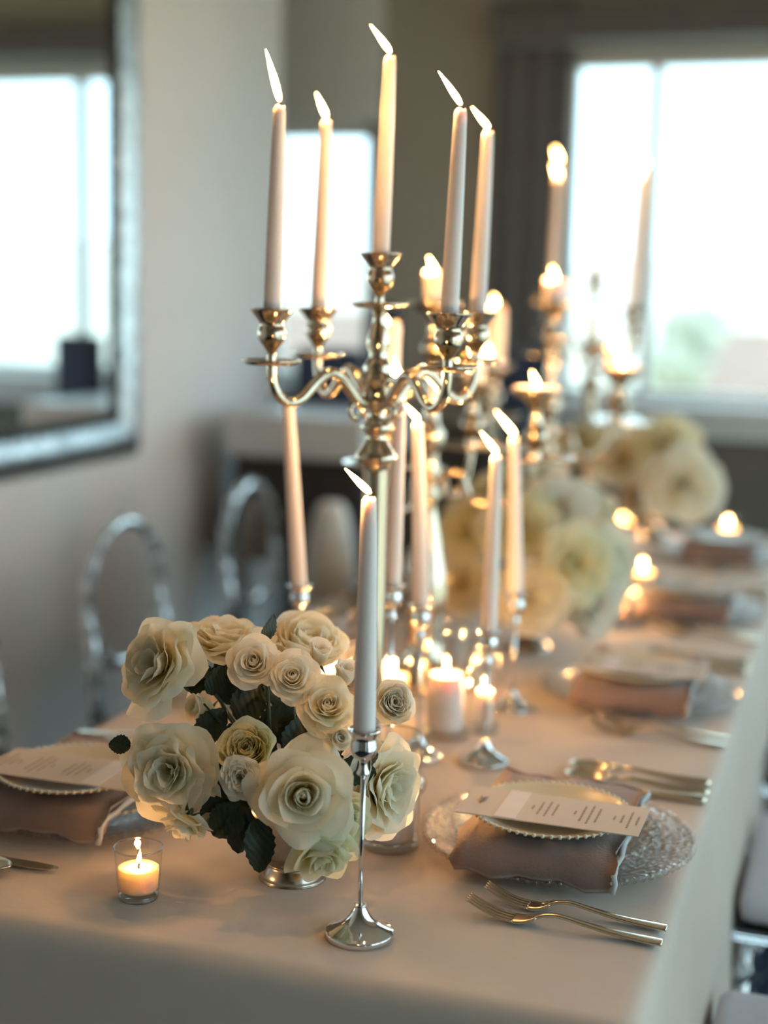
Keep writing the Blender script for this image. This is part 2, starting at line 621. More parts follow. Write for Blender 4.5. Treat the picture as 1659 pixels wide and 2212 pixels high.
def house(x, y, w, d, h, label):
    t = thing('house', label, 'house', (x, y, -3.5))
    obj('wall', box(-w / 2, w / 2, -d / 2, d / 2, 0, h), M['house'], t, smooth=False)
    q = .3
    v = [(-w / 2 - q, -d / 2 - q, h), (w / 2 + q, -d / 2 - q, h), (w / 2 + q, d / 2 + q, h), (-w / 2 - q, d / 2 + q, h), (-w / 2, 0, h + d * .3), (w / 2, 0, h + d * .3)]
    obj('roof', (v, [(0, 1, 5, 4), (2, 3, 4, 5), (1, 2, 5), (3, 0, 4), (0, 3, 2, 1)]), M['roof'], t, smooth=False)
    for k in (-.28, .05, .3):
        obj('house_window', box(w * k - .35, w * k + .35, -d / 2 - .03, -d / 2 + .02, h * .4, h * .75), M['mirror_edge'], t, smooth=False)


house(-0.6, 31, 4.2, 4, 3.1, 'white house with a clay roof seen far off through the wide window')
house(6.5, 34, 5.0, 4, 3.3, 'white house farthest to the right beyond the wide window')
house(-13.5, 36, 5.0, 4, 3.2, 'white house seen far off through the narrow window')

# ------------------------------------------------------------------ mirror on the left wall
mr = thing('wall_mirror', 'large silver framed mirror hanging on the pale left wall', 'mirror', (XL, 3.0, 0.9))
MY0, MY1, MZ0, MZ1 = 1.2, 3.80, 0.90, 2.75     # outer frame in world
fw = .17
iy0, iy1, iz0, iz1 = MY0 + fw, MY1 - .155, MZ0 + .12, MZ1 - fw
def mbox(y0, y1, z0, z1, x0, x1, bev=.004):
    return box(x0, x1, y0 - 3.0, y1 - 3.0, z0 - .9, z1 - .9, bev)
obj('mirror_glass', mbox(iy0, iy1, iz0, iz1, .012, .016, 0), M['mirror'], mr, smooth=False)
obj('mirror_backing', mbox(MY0 + .01, MY1 - .01, MZ0 + .01, MZ1 - .01, .001, .011, 0), M['dark_wood'], mr, smooth=False)
def bevel_strip(p0, p1, q0, q1):
    """frame strip between inner edge p0-p1 (low) and outer edge q0-q1, bulging off the wall"""
    v, f = [], []
    n, k = 16, 5
    prof = [.014, .034, .042, .034, .004]
    for i in range(n + 1):
        t = i / n
        for j in range(k):
            s = j / (k - 1)
            y = (p0[0] * (1 - t) + p1[0] * t) * (1 - s) + (q0[0] * (1 - t) + q1[0] * t) * s
            z = (p0[1] * (1 - t) + p1[1] * t) * (1 - s) + (q0[1] * (1 - t) + q1[1] * t) * s
            v.append((prof[j] + .002 * math.sin(i * 3), y - 3.0, z - .9))
    for i in range(n):
        for j in range(k - 1):
            a = i * k + j
            f.append((a, a + 1, a + k + 1, a + k))
    return v, f
IN = [(iy0, iz0), (iy1, iz0), (iy1, iz1), (iy0, iz1)]
OU = [(MY0, MZ0), (MY1, MZ0), (MY1, MZ1), (MY0, MZ1)]
for k in range(4):
    obj('frame_strip', bevel_strip(IN[k], IN[(k + 1) % 4], OU[k], OU[(k + 1) % 4]), M['mirror_frame'], mr)
bd = []
for k in range(4):
    a, b = Vector((.02, IN[k][0] - 3.0, IN[k][1] - .9)), Vector((.02, IN[(k + 1) % 4][0] - 3.0, IN[(k + 1) % 4][1] - .9))
    bd.append(tube([a, b], .013, 6))
    n = int((b - a).length / .05)
    for i in range(n):
        bd.append(ball(a.lerp(b, (i + .5) / n), .018, 6, 4))
be = obj('beaded_edge', join(*bd), M['mirror_edge'], mr)
be['kind'] = 'stuff'

# ------------------------------------------------------------------ far furniture by the narrow window
def far_chair(x, y, rz, top, w, label):
    t = thing('high_back_chair', label, 'chair', (x, y, 0), (0, 0, rz))
    obj('seat', box(-w / 2, w / 2, -.16, .10, .62, .72, .03), M['navy'], t)
    obj('backrest', box(-w / 2, w / 2, .07, .14, .70, top, .03), M['navy'], t)
    for sx in (-1, 1):
        for sy in (-.13, .10):
            obj('leg', tube([(sx * w * .42, sy, .63), (sx * w * .46, sy * 1.1, 0)], [.018, .012]), M['dark_wood'], t)


c = at(700, 800, 5.0)
far_chair(c.x, c.y, 0.2, 1.19, .24, 'navy high backed chair standing left of the narrow window view, behind the silver arms')
c = at(790, 760, 5.3)
far_chair(c.x, c.y, -.3, 1.34, .13, 'slim tall navy chair back beside the first candelabrum stem')
c = at(1128, 800, 4.95)
far_chair(c.x, c.y, 0.1, 1.2, .20, 'navy chair under the charcoal curtain')
cs = thing('console_table', 'pale topped console with dark drawers standing before the narrow window', 'console', (-1.60, 4.30, -.02), (0, 0, 0))
obj('top', box(-.26, .20, -.2, .25, .90, 1.03, .012), M['pale_stone'], cs)
obj('body', box(-.25, .18, -.14, .22, .56, .895, .008), M['dark_wood'], cs)
for k in range(3):
    d = obj('drawer', box(-.24 + .14 * k, -.11 + .14 * k, -.16, -.14, .60, .86, .004), M['dark_wood'], cs)
    obj('knob', ball((-.175 + .14 * k, -.168, .73), .012), M['silver'], d)
for sx in (-.23, .16):
    for sy in (-.11, .2):
        obj('leg', tube([(sx, sy, .57), (sx, sy, 0)], .016), M['dark_wood'], cs)
po = thing('upholstered_stool', 'bright white rounded stool standing before the console', 'stool', tuple(at(712, 1290, 4.15) - Vector((0, 0, at(712, 1290, 4.15).z))))
obj('cushion', lathe(smooth_prof([(0.001, .80), (.035, .795), (.055, .74), (.070, .66), (.078, .58), (.066, .50), (.001, .49)]), 24, False, False), M['white_fabric'], po)
obj('base', lathe([(.02, .49), (.014, .40), (.014, .03), (.08, .015), (.08, 0)], 24), M['dark_wood'], po)

# ------------------------------------------------------------------ table and cloth
TX0, TX1, TY0, TY1, TZ = -1.04, -0.147, 1.215, 4.06, 0.75
tb = thing('dining_table', 'long narrow banquet table hidden under the pale cloth', 'table', (-.5935, 2.64, 0))
obj('tabletop', box(TX0 + .012 + .5935, TX1 - .012 + .5935, TY0 + .012 - 2.64, TY1 - .012 - 2.64, .70, .742, .004), M['dark_wood'], tb, smooth=False)
for sx in (-.38, .38):
    for sy in (-1.32, 0, 1.32):
        obj('leg', box(sx - .025, sx + .025, sy - .025, sy + .025, 0, .70, .004), M['dark_wood'], tb, smooth=False)


def cloth_geo():
    rng = random.Random(3)
    # perimeter samples with outward normals (rounded corners)
    rc = .03
    per = []
    def seg(a, b, nrm, n):
        for i in range(n):
            t = i / n
            per.append((a[0] + (b[0] - a[0]) * t, a[1] + (b[1] - a[1]) * t, nrm[0], nrm[1]))
    def arc(c, a0, n=6):
        for i in range(n):
            a = a0 + math.pi / 2 * i / n
            per.append((c[0] + rc * math.cos(a), c[1] + rc * math.sin(a), math.cos(a), math.sin(a)))
    seg((TX0 + rc, TY0), (TX1 - rc, TY0), (0, -1), 60)
    arc((TX1 - rc, TY0 + rc), -math.pi / 2)
    seg((TX1, TY0 + rc), (TX1, TY1 - rc), (1, 0), 170)
    arc((TX1 - rc, TY1 - rc), 0)
    seg((TX1 - rc, TY1), (TX0 + rc, TY1), (0, 1), 60)
    arc((TX0 + rc, TY1 - rc), math.pi / 2)
    seg((TX0, TY1 - rc), (TX0, TY0 + rc), (-1, 0), 170)
    arc((TX0 + rc, TY0 + rc), math.pi)
    n = len(per)
    V, Fc = [], []
    # roll over the edge then hang; (outset, drop)
    levels = [(-.022, 0), (-.014, .0006), (-.007, .003), (-.002, .008), (.0015, .016), (.003, .03), (.006, .07), (.010, .13), (.014, .20), (.018, .27), (.022, .34), (.026, .40), (.029, .445)]
    s = 0
    corners = [(TX0, TY0), (TX1, TY0), (TX1, TY1), (TX0, TY1)]
    for li, (o, d) in enumerate(levels):
        s = 0
        for i, (x, y, nx, ny) in enumerate(per):
            s = x * abs(ny) + y * abs(nx)
            w = max(0, d - .03) / .41
            fold = math.sin(s * 17 + 1.3 * math.sin(s * 5.1)) * .5 + math.sin(s * 31 + 2 * math.sin(s * 3.3 + 1)) * .28
            dc = min(math.hypot(x - c[0], y - c[1]) for c in corners)
            cf = math.exp(-(dc / .13) ** 2)
            amp = (.007 + .010 * cf) * w
            out = o + amp * fold + cf * w * .018
            V.append((x + nx * out, y + ny * out, TZ - d - .004 * w * fold))
    for li in range(len(levels) - 1):
        for i in range(n):
            a, b = li * n + i, li * n + (i + 1) % n
            Fc.append((a, a + n, b + n, b))
    # top sheet: rings shrinking toward the middle line of the table
    prev = 0
    cx0, cx1 = TX0 + .44, TX1 - .44
    for q in (.008, .03, .12, .35, .6, .85, 1.0):
        base = len(V)
        for i in range(n):
            x, y, z = V[i]
            mx, my = (cx0 + cx1) / 2, min(max(y, TY0 + .44), TY1 - .44)
            V.append((x + (mx - x) * q, y + (my - y) * q, TZ))
        for i in range(n):
            a, b = (i + 1) % n, i
            Fc.append((prev + b, prev + a, base + a, base + b))
        prev = base
    return V, Fc


cl = obj('tablecloth', cloth_geo(), M['cloth'])
tag(cl, 'pale linen tablecloth covering the long table and hanging over its edges', 'tablecloth')

# ------------------------------------------------------------------ candles
def flame_geo(h, w, lean):
    """leaf-shaped flame; lean = horizontal tip shift in world (x, y)"""
    prof = [(0.001, 0), (.30, .06), (.46, .18), (.5, .32), (.43, .5), (.30, .68), (.15, .85), (.05, .96), (.001, 1.0)]
    seg = 10
    v, f = [], []
    for r, z in prof:
        k = z ** 1.15
        for i in range(seg):
            a = 2 * math.pi * i / seg
            v.append((r * w * math.cos(a) + lean[0] * k, r * w * math.sin(a) + lean[1] * k, z * h))
    for j in range(len(prof) - 1):
        for i in range(seg):
            a, b = j * seg + i, j * seg + (i + 1) % seg
            f.append((a, b, b + seg, a + seg))
    return v, f


def add_flame(t, z, size=1.0, tip=(-.012, .027), power=1.0, off=(0, 0)):
    """flame with a wick on candle t; tip = (sideways shift as seen from the camera, rise)"""
    lx = RT * tip[0]
    obj('wick', tube([(off[0], off[1], z - .004), (off[0] + .0006, off[1], z + .004), (off[0] + lx.x * .14, off[1] + lx.y * .14, z + .0085)], [.0011, .0010, .0008], 6), M['wick'], t)
    obj('flame', move(flame_geo(tip[1], .0085 * size, (lx.x, lx.y)), (off[0], off[1], z + .004)), M['flame'], t)
    l = bpy.data.lights.new('candle_light', 'POINT')
    l.energy = CANDLE_W * power
    l.color = (1.0, 0.52, 0.19)
    l.shadow_soft_size = .0035
    o = bpy.data.objects.new('candle_light', l)
    COL.objects.link(o)
    o.parent = t
    o.location = (off[0] + lx.x * .45, off[1] + lx.y * .45, z + .004 + tip[1] * .45)


def taper(x, y, z0, z1, lean, label, lit=True, tip=(-.013, .026), group=None, r0=.0111, r1=.0074, power=1.0):
    """taper candle standing in a socket; lean = sideways shift of its top as seen from the camera"""
    t = thing('taper_candle', label, 'candle', (x, y, z0), group=group)
    h = z1 - z0
    d = RT * lean
    prof = [(r0, 0), (r0 * 1.0, h * .06), (r0 * .97, h * .3), (r0 * .88, h * .6), (r0 * .77, h * .86), (r1, h * .965), (r1 * .95, h * .99), (r1 * .72, h)]
    v, f = lathe(prof, 20)
    v = [(p[0] + d.x * (p[2] / h), p[1] + d.y * (p[2] / h), p[2] + (.0016 * math.sin(3 * math.atan2(p[1], p[0])) if p[2] > h * .98 else 0)) for p in v]
    obj('wax_body', (v, f), M['wax'], t)
    if lit:
        add_flame(t, h, tip=tip, off=(d.x, d.y), power=power)
    else:
        obj('wick', tube([(d.x, d.y, h - .004), (d.x, d.y, h + .004)], .0011, 6), M['wick'], t)
    return t


def stick_holder(x, y, zs, label):
    """chrome holder: bell foot, thin rod, small tulip socket whose rim sits at zs"""
    t = thing('taper_holder', label, 'candle holder', (x, y, TZ), group='slim chrome taper holders')
    H = zs - TZ
    foot = smooth_prof([(.0335, 0), (.0345, .001), (.0345, .0055), (.0332, .0068), (.0290, .0085), (.0205, .013), (.0135, .019), (.0085, .0265), (.0062, .0315), (.0060, .0335), (.0048, .0342), (.003, .0335)], 3)
    obj('foot', lathe(foot, 40), M['chrome'], t)
    obj('rod', tube([(0, 0, .031), (0, 0, H - .040)], .0026, 12), M['chrome'], t)
    s = [(.0028, -.044), (.0066, -.0415), (.0050, -.037), (.0042, -.032), (.0052, -.028), (.0105, -.024), (.0135, -.017), (.0130, -.010), (.0122, -.005), (.0150, .0005), (.0172, .0030), (.0165, .0042), (.0140, .0025), (.0116, -.003), (.0112, -.012), (.001, -.0125)]
    obj('socket', lathe([(r, H + z) for r, z in smooth_prof(s, 3)], 32, True, False), M['chrome'], t)
    return t


# front holder and the five behind it: base (x, y), socket row, candle top row, lean
TAP = [
    ((-.441, 1.311), 1583, 1076, .000, True, (-.024, .024), 'nearest chrome taper holder in front of the rose bowl', 'white lit taper candle nearest to the camera, before the roses'),
    ((-.730, 1.872), 1270, 866, -.020, False, None, 'chrome taper holder rising behind the upper left of the roses', 'unlit pink taper candle at the left, tilted beside the first candelabrum'),
    ((-.572, 1.805), 1268, 836, .003, True, (-.008, .036), 'chrome taper holder right behind the nearest tall candle', 'lit taper candle directly right of the nearest white one'),
    ((-.552, 1.875), 1312, 914, -.012, True, (-.017, .020), 'chrome taper holder behind the tall glass cylinder', 'lit taper candle leaning left, third from the nearest one'),
    ((-.460, 1.889), 1366, 985, .002, True, (-.022, .028), 'chrome taper holder just right of the tall glass cylinder', 'lit taper candle standing right of the glass cylinder'),
    ((-.483, 2.154), 1286, 946, -.012, True, (-.030, .036), 'chrome taper holder before the second rose bowl', 'lit taper candle rising in front of the second rose bowl'),
]
for (xy, ys, yt, lean, lit, tip, l1, l2) in TAP:
    zs = height(xy[0], xy[1], ys)
    zt = height(xy[0], xy[1], yt)
    stick_holder(xy[0], xy[1], zs, l1)
    taper(xy[0], xy[1], zs - .012, zt, lean, l2, lit, tip, group='taper candles in chrome holders')

# ------------------------------------------------------------------ candelabra
def cup_profile(kind):
    if kind == 'taper':
        return smooth_prof([(.0062, 0), (.0056, .008), (.0060, .014), (.0085, .019), (.0150, .028), (.0172, .036), (.0160, .043), (.0145, .048), (.0165, .053), (.0225, .061), (.0262, .0665), (.0265, .0685), (.0235, .0680), (.0125, .0655), (.0115, .056), (.001, .055)], 3)
    return smooth_prof([(.010, 0), (.0085, .010), (.0100, .018), (.0180, .030), (.0200, .040), (.0130, .052), (.0090, .066), (.0100, .078), (.0200, .092), (.0400, .104), (.0440, .110), (.0420, .112), (.0200, .106), (.001, .106)], 3)


def pan_profile(R):
    return [(.004, -.003), (R * .8, -.002), (R * .97, .0015), (R, .004), (R * .96, .0045), (R * .75, .002), (.004, .0025)]


def arm_path(R, s, kind):
    if kind == 'taper':
        P = [(.016, .494), (.030, .497), (.046, .516), (.062, .531), (.078, .533), (.096, .520), (.114, .502), (.133, .496), (.150, .507), (.159, .527), (.16, .547)]
        return [(q * R / .16, z) for q, z in smooth_prof(P, 3)]
    P = [(.014, .335), (.030, .352), (.050, .352), (.058, .330), (.070, .310), (.095, .302), (.125, .309), (.150, .333), (.163, .360), (.165, .380)]
    return [(q * R / .165, z) for q, z in smooth_prof(P, 3)]


def candelabrum(x, y, R, angs, kind, label, k=1.0, sub=None):
    """k, b scale heights about the eye level so that the upper part sits where it is seen"""
    t = thing('candelabrum', label, 'candelabrum', (x, y, TZ))
    e = .64
    zz = lambda h: e - (e - h) * k if h > .1 else h
    if kind == 'taper':
        stem = [(.001, 0), (.074, 0), (.076, .005), (.072, .012), (.050, .022), (.026, .036), (.015, .055), (.013, .075), (.0165, .095), (.0168, .40), (.0175, .413), (.027, .418), (.0275, .422), (.022, .430), (.014, .444), (.012, .450), (.015, .455), (.023, .461), (.015, .467), (.011, .477), (.0115, .484), (.018, .495), (.020, .505), (.018, .517), (.026, .524), (.026, .527), (.016, .532), (.020, .540), (.014, .549), (.011, .556), (.0155, .570), (.015, .577), (.010, .594), (.008, .604), (.009, .621)]
        zc, cup, pr = .621, 'taper', .036
    else:
        stem = [(.001, 0), (.080, 0), (.082, .006), (.076, .014), (.055, .026), (.034, .050), (.030, .085), (.036, .125), (.038, .160), (.033, .195), (.022, .245), (.014, .285), (.012, .305), (.020, .315), (.012, .325), (.015, .340), (.022, .352), (.014, .365), (.013, .385), (.022, .400), (.024, .415), (.014, .430), (.011, .460), (.014, .485), (.010, .500), (.012, .514)]
        zc, cup, pr = .514, 'pillar', .06
    obj('stem', lathe([(r, zz(z)) for r, z in stem], 32), M['silver'], t)
    tops = []
    def socket(px, py, z, par):
        obj('drip_pan', move(lathe(pan_profile(pr if kind == 'taper' else .066), 32), (px, py, z)), M['silver'], par)
        cp = [(r, q * k) for r, q in cup_profile(cup)]
        obj('cup', move(lathe(cp, 28, True, False), (px, py, z)), M['silver'], par)
        return z + (.0665 if kind == 'taper' else .106) * k
    tops.append((0, 0, socket(0, 0, zz(zc), t)))
    for a in angs:
        ca, sa = math.cos(a), math.sin(a)
        P = [(q * ca, q * sa, zz(z)) for q, z in arm_path(R, 1, kind)]
        n = len(P)
        rr = [(.0070 if kind == 'taper' else .0052) * (1.15 - .35 * i / n) for i in range(n)]
        ar = obj('arm', tube(P, rr, 10), M['silver'], t)
        # scrolled leaf tip where the arm leaves the stem
        q0 = .03 if kind == 'taper' else .045
        sc = [(q0 + .014 * (1 - i / 12) * math.cos(4.6 + i * .42), (.487 if kind == 'taper' else .322) + .014 * (1 - i / 12) * math.sin(4.6 + i * .42)) for i in range(13)]
        obj('scroll', tube([(q * ca, q * sa, zz(z)) for q, z in sc], [.0042 - .00018 * i for i in range(13)], 8), M['silver'], ar)
        zt = P[-1][2]
        tops.append((R * ca, R * sa, socket(R * ca, R * sa, zt, ar)))
    return t, tops


def cam_angle(lat, dep):
    """world angle of a direction given as (sideways, away) seen from the camera"""
    v = RT * lat + Vector((FW.x, FW.y, 0)).normalized() * dep
    return math.atan2(v.y, v.x)


# first candelabrum
k1 = .949
c1 = at(812, 990, 1.85)
A1 = [cam_angle(-.135, -.087), cam_angle(-.087, .135), cam_angle(.087, -.135), cam_angle(.135, .087)]
_, tp = candelabrum(c1.x, c1.y, .16 * k1, A1, 'taper', 'tall silver candelabrum with five lit tapers nearest to the camera', k1)
names = ['tall lit taper in the raised middle socket of the nearest candelabrum', 'lit taper in the front left socket of the nearest candelabrum', 'lit taper in the rear left socket of the nearest candelabrum',
         'lit taper in the front right socket of the nearest candelabrum', 'lit taper in the rear right socket of the nearest candelabrum']
trow = [122, 229, 261, 236, 284]
tips = [(-.025, .033), (-.017, .060), (-.014, .032), (-.027, .038), (-.022, .026)]
for (dx, dy, dz), nm, ty, tip in zip(tp, names, trow, tips):
    X, Y = c1.x + dx, c1.y + dy
    taper(X, Y, TZ + dz - .009, height(X, Y, ty), .006, nm, True, tip, group='tapers in the nearest candelabrum', r0=.0106, power=.8)


def pillar(x, y, z0, h, r, label, lit=True, tip=(-.010, .026), group=None, m='wax', power=1.0, melt=True, name='pillar_candle'):
    t = thing(name, label, 'candle', (x, y, z0), group=group)
    seg = 24
    rg = random.Random(int(abs(x * 1000) + abs(y * 777)))
    ph = rg.uniform(0, 6)
    prof = [(r * .99, 0), (r, h * .1), (r, h * .85), (r * (1.06 if melt else 1), h * .94), (r * .98, h), (r * .8, h * 1.0 - .0015), (r * .55, h - .006), (.001, h - .007)]
    v, f = lathe(prof, seg)
    out = []
    for p in v:
        a = math.atan2(p[1], p[0])
        w = (.10 * math.sin(3 * a + ph) + .06 * math.sin(7 * a)) * (max(0, p[2] / h - .3)) if melt else 0
        zt = .08 * h * math.sin(2 * a + ph) * (1 if (melt and p[2] > h * .9) else 0)
        out.append((p[0] * (1 + w), p[1] * (1 + w), p[2] + zt))
    obj('wax_body', (out, f), M[m], t)
    if lit:
        add_flame(t, h - .006, 1.0, tip, power)
    return t


# second candelabrum: wide pans and stubby pillar candles
c2 = at(932, 900, 2.35)
A2 = [cam_angle(-.072, -.15), cam_angle(.168, -.02), cam_angle(.075, .15)]
_, tp = candelabrum(c2.x, c2.y, .168, A2, 'pillar', 'silver candelabrum with wide cups holding melted pillar candles, second from the camera')
PG = 'pillar candles on the second candelabrum'
pillar(c2.x, c2.y, TZ + tp[0][2], .052, .019, 'melted pillar candle in the highest cup of the second candelabrum', True, (-.012, .026), PG)
pillar(c2.x + tp[1][0], c2.y + tp[1][1], TZ + tp[1][2], .105, .019, 'tall melted pillar candle in the left cup of the second candelabrum', True, (-.012, .022), PG)
pillar(c2.x + tp[2][0], c2.y + tp[2][1], TZ + tp[2][2], .010, .038, 'burnt down candle filling the wide right cup of the second candelabrum', True, (-.010, .026), PG, melt=False)
pillar(c2.x + tp[3][0], c2.y + tp[3][1], TZ + tp[3][2], .050, .020, 'short pillar candle in the rear cup of the second candelabrum', True, (-.006, .022), PG)

c3 = at(1196, 700, 3.05)
A3 = [cam_angle(-.13, -.06), cam_angle(-.115, .10), cam_angle(.14, -.05), cam_angle(.155, .06)]
_, tp = candelabrum(c3.x, c3.y, .15, A3, 'pillar', 'silver candelabrum with pillar candles, third from the camera before the curtain')
PG = 'pillar candles on the third candelabrum'
for (dx, dy, dz), h, r, nm in zip(tp, [.052, .028, .125, .012, .045], [.022, .026, .022, .034, .022], ['highest pillar candle on the third candelabrum', 'front left pillar candle on the third candelabrum', 'tall rear left pillar candle on the third candelabrum', 'front right burnt down candle on the third candelabrum', 'rear right pillar candle on the third candelabrum']):
    pillar(c3.x + dx, c3.y + dy, TZ + dz, h, r, nm, True, (-.008, .028), PG)

c4 = at(1286, 600, 3.6)
A4 = [cam_angle(-.108, -.05), cam_angle(-.09, .07), cam_angle(.07, -.09), cam_angle(.108, .05)]
_, tp = candelabrum(c4.x, c4.y, .125, A4, 'taper', 'thin dark silver candelabrum with tapers standing out against the wide window')
for (dx, dy, dz), ty, nm in zip(tp, [308, 385, 350, 385, 362], ['tallest lit taper of the candelabrum against the window', 'front left taper of the farthest candelabrum, before the curtain', 'rear left taper of the farthest candelabrum, before the curtain', 'front right taper of the farthest candelabrum, against the window', 'rear right taper of the farthest candelabrum, against the window']):
    X, Y = c4.x + dx, c4.y + dy
    taper(X, Y, TZ + dz - .009, height(X, Y, ty), .006, nm, True, (-.012, .03), group='tapers in the farthest candelabrum')


# ------------------------------------------------------------------ votives and glass cylinders
def votive(x, y, label, fill=.6, s=1.0, power=1.0, tip=(.002, .016)):
    t = thing('votive_candle_glass', label, 'candle glass', (x, y, TZ), group='small glass votives')
    R0, R1, H = .0215 * s, .0255 * s, .056 * s
    outer = [(.001, 0), (R0 * .92, 0), (R0, .002), (R0 * 1.01, .006), (R1, H)]
    obj('glass_cup', lathe(outer, 36, False, False), M['glass'], t)
    obj('glass_base', lathe([(.001, .0005), (R0 * .9, .0005), (R0 * .98, .003), (R0 * .96, .0075), (.001, .007)], 36, False, False), M['glass'], t)
    rim = [(R1 * math.cos(2 * math.pi * k / 40), R1 * math.sin(2 * math.pi * k / 40), H) for k in range(41)]
    obj('glass_rim', tube(rim, .0011, 6, False), M['glass_rim'], t)
    hw = H * fill
    rw = lambda z: (R0 + (R1 - R0) * z / H) * .91
    wb = obj('wax_fill', lathe([(.001, .009), (rw(.009) * .93, .009), (rw(.012) * .99, .011), (rw(hw), hw), (rw(hw) * .96, hw + .0006), (rw(hw) * .5, hw - .0008), (.001, hw - .0012)], 32, False, False), M['wax_votive'], t)
    add_flame(t, hw, .62, tip, power)
    return t


votive(-.690, 1.315, 'small clear votive with glowing cream wax at the front left of the roses', power=.22)
for (px, py, nm) in [(1570, 1168, 'votive glass at the far right end of the table'), (1386, 1268, 'votive glass beside the second rose bowl, toward the third setting'), (1345, 1150, 'votive glass under the third roses'),
                     (1325, 1345, 'votive glass right of the second rose bowl, low on the cloth')]:
    P = onz(px, py)
    votive(P.x, P.y, nm, .55, 1.15, tip=(.001, .024))
P = onz(848, 1512)
votive(P.x, P.y, 'votive glass glowing just behind the right edge of the front roses', .6, 1.15, tip=(0, .02))
P = onz(818, 1525)
votive(P.x - .02, P.y + .07, 'votive glass half hidden behind the nearest white taper', .6, 1.1, tip=(0, .02))


def cylinder(x, y, R, H, hc, rc, label, lit=True, power=1.0):
    t = thing('glass_cylinder', label, 'glass cylinder', (x, y, TZ), group='clear glass cylinders')
    obj('glass_wall', lathe([(R * .97, 0), (R, .003), (R, H)], 40, False, False), M['glass'], t)
    obj('glass_base', lathe([(.001, .0006), (R * .96, .0006), (R * .99, .004), (R * .96, .010), (.001, .009)], 36, False, False), M['glass'], t)
    obj('glass_rim', tube([(R * math.cos(2 * math.pi * k / 40), R * math.sin(2 * math.pi * k / 40), H) for k in range(41)], .0016, 6, False), M['glass_rim'], t)
    return pillar(x, y, TZ + .011, hc, rc, 'pillar candle inside the ' + label, lit, (.001, .018), 'candles inside glass cylinders', melt=False, power=power)


P = onz(960, 1590)
cylinder(P.x, P.y, .0355, height(P.x, P.y, 1352) - TZ, .083, .0265, 'tall clear glass cylinder right of the front roses', power=.6)
P = onz(1045, 1580)
cylinder(P.x, P.y, .021, height(P.x, P.y, 1405) - TZ, .052, .012, 'narrow clear glass cylinder right of the tall one', power=.6)
P = at(709, 1326, 2.1)
cylinder(P.x, P.y, .0335, P.z - TZ, .09, .026, 'clear glass cylinder whose rim shows above the front roses')
P = onz(842, 1826)
cylinder(P.x, P.y, .034, .135, .05, .028, 'clear glass cylinder low behind the right side of the front roses')

# ------------------------------------------------------------------ place settings
ORD = ['nearest', 'second', 'third', 'fourth']


def lathe_plate(R, H, lip):
    return smooth_prof([(.001, .002), (R * .5, .002), (R * .55, .0), (R * .62, .002), (R * .8, .006), (R * .97, H), (R, H + .001), (R * .97, H + .002), (R * .8, .0085), (R * .6, .0045), (.001, .0045)], 3)


def charger(x, y, lb):
    t = thing('charger_plate', lb, 'charger', (x, y, TZ), group='glass chargers')
    R = .158
    v, f = lathe([(.001, .001), (R * .6, .001), (R * .66, .003), (R * .8, .008), (R * .97, .014), (R, .0155), (R * .97, .0165), (R * .8, .0115), (R * .64, .007), (.001, .006)], 60, False, False)
    obj('glass_dish', (v, f), M['charger'], t)
    bd = obj('bead_border', join(*[ball((R * math.cos(a * 2 * math.pi / 84), R * math.sin(a * 2 * math.pi / 84), .0155), .0042, 6, 4) for a in range(84)]), M['charger'], t)
    bd['kind'] = 'stuff'


def plate(x, y, z, R, lb, m, nb):
    t = thing('plate', lb, 'plate', (x, y, z), group='beaded plates')
    obj('dish', lathe(lathe_plate(R, .013, 1), 48, False, False), m, t)
    bd = obj('bead_border', join(*[ball((R * math.cos(a * 2 * math.pi / nb), R * math.sin(a * 2 * math.pi / nb), .0145), .0026, 6, 4) for a in range(nb)]), m, t)
    bd['kind'] = 'stuff'


def napkin(x, y, z, lb):
    """folded strip of linen draped across the dinner plate, hanging over the side nearer the camera"""
    t = thing('napkin', lb, 'napkin', (x, y, z), group='mauve napkins')
    w = .088
    prof = [(.128, .006), (.115, .008), (.09, .006), (.05, .004), (0, .0035), (-.05, .004), (-.085, .004), (-.105, .001), (-.117, -.006), (-.121, -.014), (-.1215, -.021)]
    V, Fc = [], []
    nx = 12
    n = len(prof)
    for side in (0, 1):
        for i in range(nx + 1):
            u = i / nx * 2 - 1
            for j, (py, pz) in enumerate(prof):
                s = (.0022 * math.sin(u * 5 + j * .7) + .002 * math.sin(u * 11 + j)) * (1 if abs(py) > .07 else .3)
                th = .012 if j < n - 2 else .010
                ex = w * u + .004 * math.sin(j * 1.9) * (1 if abs(u) > .99 else 0)
                dy = 0 if side else (.010 if j > n - 4 else 0)
                V.append((ex, py + dy + s * .4, pz + s + (th if side else 0)))
    m_ = (nx + 1) * n
    for i in range(nx):
        for j in range(n - 1):
            a = m_ + i * n + j
            Fc.append((a, a + 1, a + n + 1, a + n))
            b = i * n + j
            Fc.append((b, b + n, b + n + 1, b + 1))
    for i in range(nx):
        for j in (0, n - 1):
            a = i * n + j
            Fc.append((a, a + n, a + n + m_, a + m_))
    for j in range(n - 1):
        for i in (0, nx):
            a = i * n + j
            Fc.append((a, a + 1, a + 1 + m_, a + m_))
    obj('linen', (V, Fc), M['napkin'], t)
    for q in (1,):
        P = [(w + .001 + .0022 * math.sin(j * 2.3), py, pz + .006 + .002 * math.sin(j * 3.1)) for j, (py, pz) in enumerate(prof)]
        obj('hem', tube(P, [.0035 + .0012 * math.sin(j * 2.7) for j in range(n)], 6), M['napkin_hem'], t)


